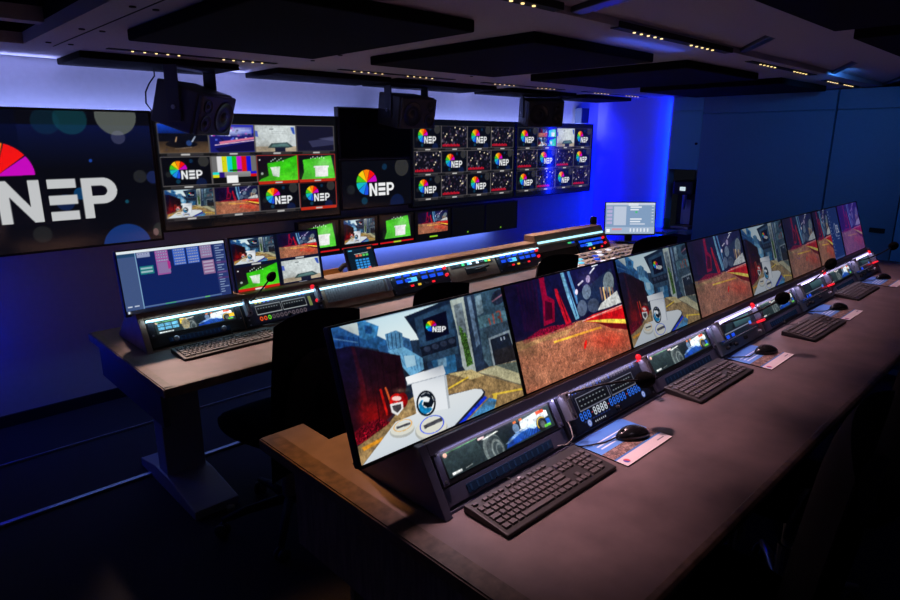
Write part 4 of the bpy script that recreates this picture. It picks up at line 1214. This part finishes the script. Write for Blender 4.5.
# ------------------------------------------------------------------ keyboards, mice, pads, microphones
KR = [[(0, 1), (1.9, 1), (2.9, 1), (3.9, 1), (4.9, 1), (6.4, 1), (7.4, 1), (8.4, 1), (9.4, 1), (10.9, 1), (11.9, 1), (12.9, 1), (13.9, 1)],
      [(k, 1) for k in range(13)] + [(13, 2), (15.3, 1), (16.3, 1), (17.3, 1), (18.6, 1), (19.6, 1), (20.6, 1), (21.6, 1)],
      [(0, 1.5)] + [(1.5 + k, 1) for k in range(12)] + [(13.5, 1.5), (15.3, 1), (16.3, 1), (17.3, 1), (18.6, 1), (19.6, 1), (20.6, 1), (21.6, 1)],
      [(0, 1.75)] + [(1.75 + k, 1) for k in range(11)] + [(12.75, 2.25), (18.6, 1), (19.6, 1), (20.6, 1)],
      [(0, 1.25)] + [(1.25 + k, 1) for k in range(11)] + [(12.25, 2.75), (16.3, 1), (18.6, 1), (19.6, 1), (20.6, 1), (21.6, 1)],
      [(0, 1.25), (1.25, 1.25), (2.5, 1.25), (3.75, 6.25), (10, 1.25), (11.25, 1.25), (12.5, 1.25), (13.75, 1.25), (15.3, 1), (16.3, 1), (17.3, 1), (18.6, 2), (20.6, 1)]]
def keyboard(label, loc, rotz=0, single=True, lead=None):
    t = thing('keyboard', label, 'keyboard', loc, (0, 0, rotz), 'black full size keyboards')
    W, D = .440, .142
    obj('base', MB().prism([(0, 0), (0, .010), (D - .035, .020), (D, .021), (D, 0)], -W / 2, W / 2, 'x'), KBODY, t, .003)
    u = (W - .022) / 22.6
    rows = [D - .026, D - .050, D - .069, D - .088, D - .107, D - .126]
    allk = MB(); n = 0
    for r, row in enumerate(KR):
        y = rows[r]; z = .010 + .010 * min(1, y / (D - .035)) - .001
        kd = .011 if r == 0 else .0165
        for x, wd in row:
            x0 = -W / 2 + .011 + x * u; x1 = x0 + wd * u - .0026
            tgt = MB() if single else allk
            tgt.taper(x0, x1, y, y + kd, z, z + .0062, .0016)
            if single: obj('key', tgt, KEYM, t)
    if not single:
        k = obj('keys', allk, KEYM, t); k['kind'] = 'stuff'
    obj('maker_badge', MB().lathe([(.005, .0205), (.005, .0218)], (-.03, D - .012, 0), seg=12), mat('badge_silver', (.5, .5, .5), .3), t)
    if lead:
        o = obj('cable', MB().tube([tuple(Vector(p) - Vector(loc)) for p in lead], .0022, 6), CABLE, t)
    return t
keyboard('nearest black keyboard, before the leftmost racing car display on the front desk', (1.147, .772, .7405), R(-.5), True, [(1.11, .915, .752), (1.105, .935, .752), (1.09, .945, .760), (1.07, .938, .766)])
keyboard('black keyboard between the nearest and second mouse pads on the front desk', (2.165, .800, .7405), R(-.5), True, [(2.15, .94, .752), (2.14, .952, .757), (2.13, .947, .765)])
keyboard('black keyboard between the second and third mouse pads on the front desk', (3.165, .745, .7405), R(-1), False, [(3.16, .885, .752), (3.12, .915, .748), (3.10, .925, .752), (3.13, .938, .762)])
keyboard('farthest black keyboard on the front desk, before the last mouse pad', (4.135, .815, .7405), R(-.5), False)
keyboard('black keyboard on the rear desk in front of its racing car display', (1.085, 2.425, .7405), R(1), False, [(1.14, 2.565, .752), (1.15, 2.60, .775), (1.18, 2.615, .772), (1.2, 2.62, .765)])

def pic_pad():
    im = Img(120, 96, (226, 214, 216))
    im.rect(0, 0, 1, .56, (54, 112, 200), c2=(84, 146, 224))
    for k in range(3): im.rect(.12, .30 + k * .075, [.80, .93, .70][k], .325 + k * .075, (226, 236, 250))
    im.rect(.2, .10, .5, .14, (50, 100, 190)); im.rect(0, .56, 1, .77, (120, 96, 90), speck=.5)
    for k in range(24):
        x, y = RNG.random() * .95, .565 + .16 * RNG.random()
        im.rect(x, y, x + .06, y + .05, [(60, 48, 52), (200, 176, 160), (150, 110, 90)][k % 3], .6)
    im.rect(0, .77, 1, .80, (40, 120, 200))
    im.ell(.10, .90, .04, .05, (220, 60, 60)); im.ell(.10, .90, .04, .05, (60, 70, 170), a0=60, a1=240)
    im.rect(.78, .885, .93, .905, (90, 90, 110))
    return im
PAD = pic_pad()
def mouse_set(loc, rot, mloc, mrot, padlabel, mlabel, lead):
    t = thing('mouse_pad', padlabel, 'mouse pad', loc, (0, 0, rot), 'printed mouse pads')
    obj('base', MB().box(-.125, .125, -.095, .095, 0, .003), BLACKM, t, .001)
    o = screen('printed_top', 'pad', PAD, .25, .19, PRINT, t, .0034, 0, -.095)
    t = thing('computer_mouse', mlabel, 'mouse', mloc, (0, 0, mrot), 'black computer mice')
    P = []
    for i in range(13):
        a = math.pi * i / 12
        row = []
        for j in range(17):
            b = 2 * math.pi * j / 16
            x, y, z = math.cos(a), math.sin(a) * math.cos(b), max(-.05, math.sin(a) * math.sin(b))
            row.append((x * .058, y * (.031 + .003 * x), z * (.034 - .006 * abs(x + .25)) + .002))
        P.append(row)
    obj('body', MB().grid(P), MOUSEM, t, smooth=True)
    obj('scroll_wheel', MB().lathe([(.006, -.003), (.008, 0), (.006, .003)], (-.036, 0, .024), 'y', 12), BLACKM, t)
    M = Matrix.Translation(mloc) @ Matrix.Rotation(mrot, 4, 'Z')
    pts = [M.inverted() @ Vector(p) for p in lead]
    obj('cable', MB().tube([(-.057, 0, .008)] + [tuple(p) for p in pts], .0022, 6), CABLE, t)
mouse_set((1.525, .850, .7405), R(0), (1.565, .838, .7445), R(-22), 'blue and white printed mouse pad beside the nearest keyboard', 'black mouse on the mouse pad nearest the camera', [(1.47, .87, .747), (1.40, .90, .748), (1.36, .925, .75)])
mouse_set((2.575, .850, .7405), R(0), (2.64, .845, .7445), R(-22), 'blue and white printed mouse pad on the right of the second keyboard', 'black mouse on the second mouse pad', [(2.53, .87, .747), (2.47, .915, .748), (2.44, .935, .752)])
mouse_set((3.560, .835, .7405), R(0), (3.63, .84, .7445), R(-22), 'blue and white printed mouse pad right of the third keyboard', 'black mouse on the third mouse pad along the desk', [(3.53, .87, .747), (3.46, .915, .748), (3.43, .935, .752)])
mouse_set((4.560, .840, .7405), R(0), (4.66, .86, .7445), R(-22), 'blue and white printed mouse pad farthest along the front desk', 'black mouse on the last mouse pad by the end cupboard', [(4.53, .89, .747), (4.46, .925, .748)])

def gooseneck(base, mid, tip, label, r=.024):
    t = thing('gooseneck_microphone', label, 'microphone', base, group='gooseneck microphones')
    B, M_, T = Vector((0, 0, 0)), Vector(mid) - Vector(base), Vector(tip) - Vector(base)
    pts = [tuple(B * (1 - s) ** 2 + M_ * 2 * s * (1 - s) + T * s * s) for s in np.linspace(0, 1, 14)]
    obj('stem', MB().tube(pts, .0042, 8), BLACK, t, smooth=True)
    obj('collar', MB().tube([pts[0], pts[1]], .008, 10), STEEL, t)
    d = (Vector(pts[-1]) - Vector(pts[-2])).normalized()
    fo = [tuple(Vector(pts[-1]) + d * (k * r * .36 - r * .9)) for k in range(8)]
    obj('foam_windscreen', MB().tube(fo, [r * .45, r * .82, r * .98, r, r * .98, r * .88, r * .65, r * .28], 14), FOAM, t, smooth=True)
def on_face(x, s, y0, off=.006):
    return (x, y0 + .020 + s * CT - off * ST, .7485 + s * ST + off * CT)
gooseneck(on_face(1.43, .132, FY), (1.52, .925, .905), (1.668, .872, .885), 'black gooseneck microphone bending right over the blue digit intercom panel', .026)
gooseneck(on_face(2.475, .130, FY), (2.60, .92, .880), (2.755, .850, .952), 'black gooseneck microphone above the second mouse pad', .026)
gooseneck(on_face(3.47, .130, FY), (3.52, .94, .88), (3.61, .905, .972), 'black gooseneck microphone above the third mouse pad', .026)
gooseneck(on_face(4.49, .130, FY), (4.6, .93, .86), (4.80, .865, .935), 'black gooseneck microphone reaching toward the end cabinet', .026)
gooseneck(on_face(1.29, .128, RY), (1.29, 2.62, .90), (1.345, 2.58, .985), 'black gooseneck microphone in front of the green picture on the rear desk', .02)

# loose leads on the front console
tag(obj('power_lead', MB().tube([(1.31, .925, .772), (1.33, .905, .778), (1.355, .905, .790), (1.375, .928, .805), (1.385, .945, .812)], .0018, 8), PALECABLE), 'short pale lead looping from the nearest slim panel on the front console', 'cable')
tag(obj('power_lead', MB().tube([(1.31, 2.62, .755), (1.36, 2.57, .765), (1.43, 2.57, .77), (1.5, 2.60, .762), (1.52, 2.63, .76)], .0035, 8), PALECABLE), 'pale lead curving below the rear intercom panel', 'cable')

# vision mixer control surface at the right end of the rear desk
t = thing('vision_mixer', 'sloping vision mixer control surface full of lit buttons on the rear desk', 'vision mixer', (3.85, 2.42, .741))
obj('body', MB().prism([(-.17, 0), (-.17, .012), (.16, .05), (.16, 0)], -.52, .60, 'x'), mat('mixer_body', (.42, .36, .33), .45), t, .004)
PALEB = mat('pale_button', (.5, .45, .42), .4)
cols_ = [PALEB, WHITEL, PALEB, DIMB, PALEB, CYANL, DIMB, PALEB, BLUEL, PALEB, DIMB, PALEB]
for j in range(5):
    for k in range(16):
        x = -.48 + k * .066; y = -.14 + j * .058; z = .012 + .038 * (y + .17) / .33
        obj('mixer_button', MB().taper(x, x + .045, y, y + .034, z - .001, z + .008, .003), cols_[(k * 5 + j * 7 + (k * j) % 3) % 12], t)
obj('fader_bar', MB().box(.42, .56, -.08, -.06, .03, .075), STEEL, t, .003)
t = thing('trackball_pad', 'round tan controller beside the mixer under the settings monitor', 'controller', (4.52, 2.50, .741))
obj('body', MB().lathe([(.10, 0), (.10, .02), (.085, .03)], seg=24), BROWNM, t)
obj('ball', MB().lathe([(.034, .028), (.034, .035), (.025, .055), (.008, .064)], seg=18), BLACK, t, smooth=True)
t = thing('desk_lamp', 'small black clip lamp at the right end of the rear console', 'lamp', (4.36, 2.83, .741))
obj('base', MB().lathe([(.03, 0), (.03, .015)], seg=14), BLACK, t)
obj('stem', MB().tube([(0, 0, .015), (.0, 0, .18), (-.03, -.02, .21)], .006), BLACK, t)
obj('lamp_head', MB().lathe([(.018, 0), (.03, .03), (.028, .07), (.01, .08)], (-.03, -.02, .18), seg=14), BLACK, t, smooth=True)

# ------------------------------------------------------------------ video wall
def display(label, x0, x1, z0, z1, y, key, im, m=None, px=None, group='displays on the video wall', border=.012, name='wall_display', depth=.05):
    m = m or SCR_WALL
    w, h = x1 - x0, z1 - z0
    t = thing(name, label, 'wall display', ((x0 + x1) / 2, y, z0), (R(90), 0, 0), group)
    hw = w / 2
    obj('housing', MB().box(-hw, hw, 0, h, -depth, -.001), BLACK, t, .004)
    b = MB()
    b.box(-hw, -hw + border, 0, h, -.001, .004); b.box(hw - border, hw, 0, h, -.001, .004)
    b.box(-hw + border, hw - border, h - border, h, -.001, .004); b.box(-hw + border, hw - border, 0, border, -.001, .004)
    obj('bezel', b, BLACK, t)
    if im is None:
        obj('screen', MB().box(-hw + border, hw - border, border, h - border, -.001, .0006), SCREENB, t)
    else:
        screen('screen', key, im, w - 2 * border, h - 2 * border, m, t, .0006, 0, border)
    obj('wall_mount', MB().box(-.08, .08, h / 2 - .08, h / 2 + .08, -(YB - y) + .001, -depth), BLACKM, t)
    return t
display('largest wall display at the left edge with big white letters and a colour wheel', .03, 1.387, .995, 1.765, 4.0, 'big', pic_bigscreen())
mv1 = multiview([CAR, STADIUM, STUDIO, DARKT, LOGO, BARS, GREEN, GREEN2, STREET, GRAVEL, LOGO, LOGO], 4, 3, 300, 170, y0=.085, y1=.93, x0=.012, x1=.985, reds=(6, 7, 11))
display('multi-picture wall display with colour bars and green studios, below the left speaker', 1.391, 2.703, 1.040, 1.765, 4.0, 'mv1', mv1)
C0, C1, C2 = CROWD
mv2 = multiview([LOGO, C0, LOGO, C1, C2, LOGO, C0, LOGO, LOGO, C1, LOGO, C2], 4, 3, 260, 140, y0=.06, y1=.94)
display('multi-picture wall display alternating wheel logos and dark crowds, right of the centre speaker', 3.417, 4.738, 1.040, 1.765, 4.0, 'mv2', mv2)
quad2 = Img(120, 68, (10, 10, 14))
quad2.paste(GRAVEL, .02, .03, .49, .48); quad2.paste(GREEN2, .51, .03, .98, .48); quad2.paste(STREET, .02, .52, .49, .97); quad2.paste(GREEN, .51, .52, .98, .97)
mv3 = multiview([LOGO, quad2, STUDIO, LOGO, C1, LOGO, C2, LOGO, LOGO, C0, LOGO, C1], 4, 3, 260, 140, y0=.06, y1=.94)
display('multi-picture wall display with one white studio tile, below the right speaker', 4.742, 6.050, 1.040, 1.765, 4.0, 'mv3', mv3)
display('blank dark wall display stacked over the single wheel logo display', 2.708, 3.412, 1.455, 1.835, 3.99, 'none', None)
display('wall display with one wheel logo, under the blank dark display', 2.708, 3.412, 1.075, 1.452, 3.99, 'onelogo', pic_logo(200, 106, cx=.34, cy=.46, r=.27))
def under(im, red, bar):
    o = Img(100, 62, (8, 8, 11))
    if im is not None:
        o.paste(im, .09, .06, .91, .76)
        o.rect(0, .86, 1, .90, (214, 24, 30)) if red else None
        if bar: o.rect(.40, .865, .62, .91, bar)
    else:
        o.rect(.46, .88, .50, .93, (120, 190, 30))
    return o
LX = [1.98, 2.30, 2.66, 3.03, 3.405, 3.84, 4.28, 4.745]
lows = [('green studio at its left', 'lg', under(GREEN2, 1, None)), ('bright green studio beside the four-picture monitor', 'lg2', under(GREEN2, 1, None)), ('pedestal alley picture behind the small keypad', 'ls', under(STREET, 1, None)),
        ('green studio with grey floor under the single logo display', 'lg3', under(GREEN2, 1, (190, 210, 40))), ('red gravel picture with a green caption', 'lr', under(GRAVEL, 0, (150, 220, 40))),
        ('blank screen left of the last one', 'lb', under(None, 0, None)), ('blank screen, last at the right', 'lb', under(None, 0, None))]
for i, (d, k, im) in enumerate(lows):
    if i == 0: continue
    display('small lower-row wall display: ' + d, LX[i] + .001, LX[i + 1] - .001, .752, 1.022, 3.96, k, im, SCR_WALL, group='small displays in the lower row of the video wall', border=.008, depth=.045)
# small wall junction box at the top right of the video wall
tag(obj('junction_box', MB().box(5.88, 6.02, YB - .09, YB, 1.772, 1.93), mat('junction_grey', (.10, .13, .2), .5), None, .004), 'small grey box on the wall above the right end of the video wall', 'junction box')

# ------------------------------------------------------------------ loudspeakers hung from the ceiling
def speaker(loc, yaw, pitch, label, cable=False, flip=False):
    t = thing('loudspeaker', label, 'loudspeaker', loc, (R(90) + pitch, 0, yaw), 'black monitor loudspeakers hung from the ceiling')
    # local X right, Y up, Z out of the front
    hw, hh = .176, .118
    D = .29
    cab = obj('cabinet', MB().prism([(-hw, -hh), (hw, -hh), (hw, hh), (-hw, hh)], -D, -.03, 'z').box(-hw + .006, hw - .006, -hh + .006, hh - .006, -.03, -.0), SPKM, t, .012, seg=3)
    s = -1 if not flip else 1
    def driver(nm, x, y, r):
        o = obj(nm, MB().lathe([(r, -.004), (r, .006), (r * .92, .007), (r * .86, .002), (r * .35, -.0005), (r * .28, .008), (r * .12, .012)], (x, y, 0), seg=28), CONE, t, smooth=True)
        return o
    driver('woofer', s * .067, -.005, .092)
    driver('tweeter', -s * .107, .050, .040)
    driver('midrange', -s * .107, -.045, .051)
    # yoke bracket up to the ceiling
    up = 1.996 - loc[2]
    Mi = (Matrix.Translation(loc) @ Matrix.Rotation(yaw, 4, 'Z') @ Matrix.Rotation(R(90) + pitch, 4, 'X')).inverted()
    b = MB()
    for sx in (-1, 1):
        x = sx * (hw + .008)
        b.box(x - .005, x + .005, -.045, .035, -.03, up - .002)
    b.box(-hw - .012, hw + .012, -.035, .035, up - .012, up - .002)
    Mw = Matrix.Translation(Vector(loc)) @ Matrix.Rotation(yaw, 4, 'Z') @ Matrix.Translation((0, .15, 0))
    b.xform(Mi @ Mw)
    obj('yoke_bracket', b, mat('bracket_metal', (.035, .04, .06), .5), t, .002)
    for sx in (-1, 1): obj('pivot_bolt', MB().lathe([(.012, -.006), (.012, .006)], (sx * (hw + .016), -.0, -.15), 'x', 12), STEEL, t)
    if cable:
        pts = [Mi @ Vector(p) for p in cable]
        obj('cable', MB().tube([tuple(p) for p in pts], .004, 8), CABLE, t)
SP1 = (1.62, 3.60, 1.728)
speaker(SP1, R(34), R(18), 'left loudspeaker hung from the ceiling, turned side-on with a looping cable', flip=True, cable=[(1.40, 3.83, 1.74), (1.345, 3.83, 1.755), (1.315, 3.83, 1.80), (1.32, 3.83, 1.86), (1.35, 3.84, 1.91), (1.385, 3.85, 1.95), (1.39, 3.86, 1.99)])
speaker((3.25, 3.70, 1.79), R(0), R(10), 'centre loudspeaker hung from the ceiling above the wheel logo wall displays', flip=False)
speaker((4.72, 3.63, 1.825), R(-34), R(8), 'right loudspeaker hung from the ceiling, facing the camera', flip=False)

# ------------------------------------------------------------------ office chairs
def cushion(w, h, t, curve=.03, n=14, taper=0.0, k=.36):
    P1, P2 = [], []
    for i in range(n + 1):
        v = -1 + 2 * i / n
        r1, r2 = [], []
        for j in range(n + 1):
            u = -1 + 2 * j / n
            x = u * math.sqrt(1 - k * v * v); y = v * math.sqrt(1 - k * u * u)
            edge = max(abs(u), abs(v)) ** 5
            th = t / 2 * (1 - edge)
            ww = w / 2 * (1 - taper * (v + 1) / 2)
            z = curve * u * u
            r1.append((x * ww, y * h / 2, z + th)); r2.append((x * ww, y * h / 2, z - th))
        P1.append(r1); P2.append(r2)
    return MB().grid(P1).grid([list(reversed(r)) for r in P2])
def chair(loc, rotz, label, group, back_h=.50, arms=True, bw=.46, k=.2, top=.98):
    """Faces local +Y."""
    t = thing('office_chair', label, 'chair', loc, (0, 0, rotz), group)
    s = cushion(.48, .46, .075, .008).xform(Matrix.Translation((0, .05, .47)))
    obj('seat', s, FABRIC, t, smooth=True)
    M = Matrix.Translation((0, -.20, top - back_h / 2)) @ Matrix.Rotation(R(97), 4, 'X')
    obj('backrest', cushion(bw, back_h, .055, .045, taper=.06, k=k).xform(M), FABRIC, t, smooth=True)
    M2 = Matrix.Translation((0, -.235, top - back_h / 2 - .06)) @ Matrix.Rotation(R(97), 4, 'X')
    obj('back_shell', cushion(bw * .8, back_h * .75, .03, .04).xform(M2), CHAIRP, t, smooth=True)
    obj('back_spine', MB().tube([(0, .02, .42), (0, -.20, .43), (0, -.27, .52), (0, -.25, .72)], [.022, .024, .022, .018], 10), CHAIRP, t, smooth=True)
    obj('gas_column', MB().lathe([(.028, .10), (.028, .26), (.018, .26), (.018, .43)], (0, .03, 0), seg=14), STEEL, t)
    obj('seat_mechanism', MB().box(-.09, .09, -.06, .14, .415, .445), CHAIRP, t, .008)
    if arms:
        for sx in (-1, 1):
            a = obj('armrest', MB().tube([(sx * .20, .03, .43), (sx * .27, .03, .45), (sx * .275, .02, .58), (sx * .27, .0, .64)], .014, 8), STEEL, t, smooth=True)
            obj('arm_pad', MB().box(sx * .27 - .04, sx * .27 + .04, -.11, .15, .64, .665), CHAIRP, a, .01)
    for q in range(5):
        an = 2 * math.pi * q / 5 + .3
        cx, cy = math.cos(an), math.sin(an)
        l = obj('leg', MB().tube([(.02 * cx, .03 + .02 * cy, .11), (.18 * cx, .03 + .18 * cy, .095), (.28 * cx, .03 + .28 * cy, .072)], [.022, .018, .013], 8), STEEL if arms else CHAIRP, t, smooth=True)
        c_ = MB()
        for sx in (-1, 1):
            m0 = len(c_.v)
            c_.lathe([(.026, -.009), (.029, -.004), (.029, .004), (.026, .009)], (0, 0, 0), 'x', 14)
            c_.xform(Matrix.Translation((.28 * cx, .03 + .28 * cy, .030)) @ Matrix.Rotation(an + .8, 4, 'Z') @ Matrix.Translation((sx * .013, 0, 0)), m0)
        obj('caster', c_, BLACK, l, smooth=True)
    return t
gN = 'black office chairs at the front desk'
chair((1.40, .50, 0), R(5), 'black office chair nearest the camera, pushed under the front desk at lower right', gN, top=1.07, bw=.62, back_h=.56)
chair((2.12, .50, 0), R(14), 'black office chair behind the nearest one at the right edge', gN, top=1.04, bw=.50)
gF = 'black office chairs at the rear desk'
chair((1.155, 2.16, 0), R(0), 'black office chair in front of the rear intercom panel, behind the first front monitor', gF, top=1.0, bw=.40, back_h=.66, arms=False, k=.08)
chair((1.77, 2.15, 0), R(0), 'black office chair whose rounded back top shows over the first front monitor', gF, top=1.0, bw=.36, back_h=.5, arms=False, k=.08)
chair((2.60, 2.15, 0), R(0), 'black office chair showing over the second front monitor, before the mixer', gF, top=1.02, bw=.38, back_h=.5, arms=False, k=.08)
chair((3.70, 2.18, 0), R(-6), 'black office chair below the settings monitor, farthest along the rear desk', gF, top=1.0, bw=.52, back_h=.5, arms=False, k=.08)

# ------------------------------------------------------------------ camera, world, view
cam = bpy.data.cameras.new('camera')
cam.sensor_width = 36.0
cam.lens = 620.8 * 36.0 / 900.0
cam.clip_start = .02
co = bpy.data.objects.new('camera', cam)
COL.objects.link(co)
co.location = (0, 0, 1.60)
yaw, pit = .8028, .2528
d = Vector((math.cos(yaw) * math.cos(pit), math.sin(yaw) * math.cos(pit), -math.sin(pit)))
co.rotation_euler = d.to_track_quat('-Z', 'Y').to_euler()
scene.camera = co
wd = bpy.data.worlds.new('world')
scene.world = wd
wd.use_nodes = True
wd.node_tree.nodes['Background'].inputs['Color'].default_value = (.01, .012, .02, 1)
wd.node_tree.nodes['Background'].inputs['Strength'].default_value = .3
vs = scene.view_settings
vs.view_transform = 'Standard'
vs.look = 'None'
vs.exposure = 0.0
vs.gamma = 1.0
vs.use_curve_mapping = False
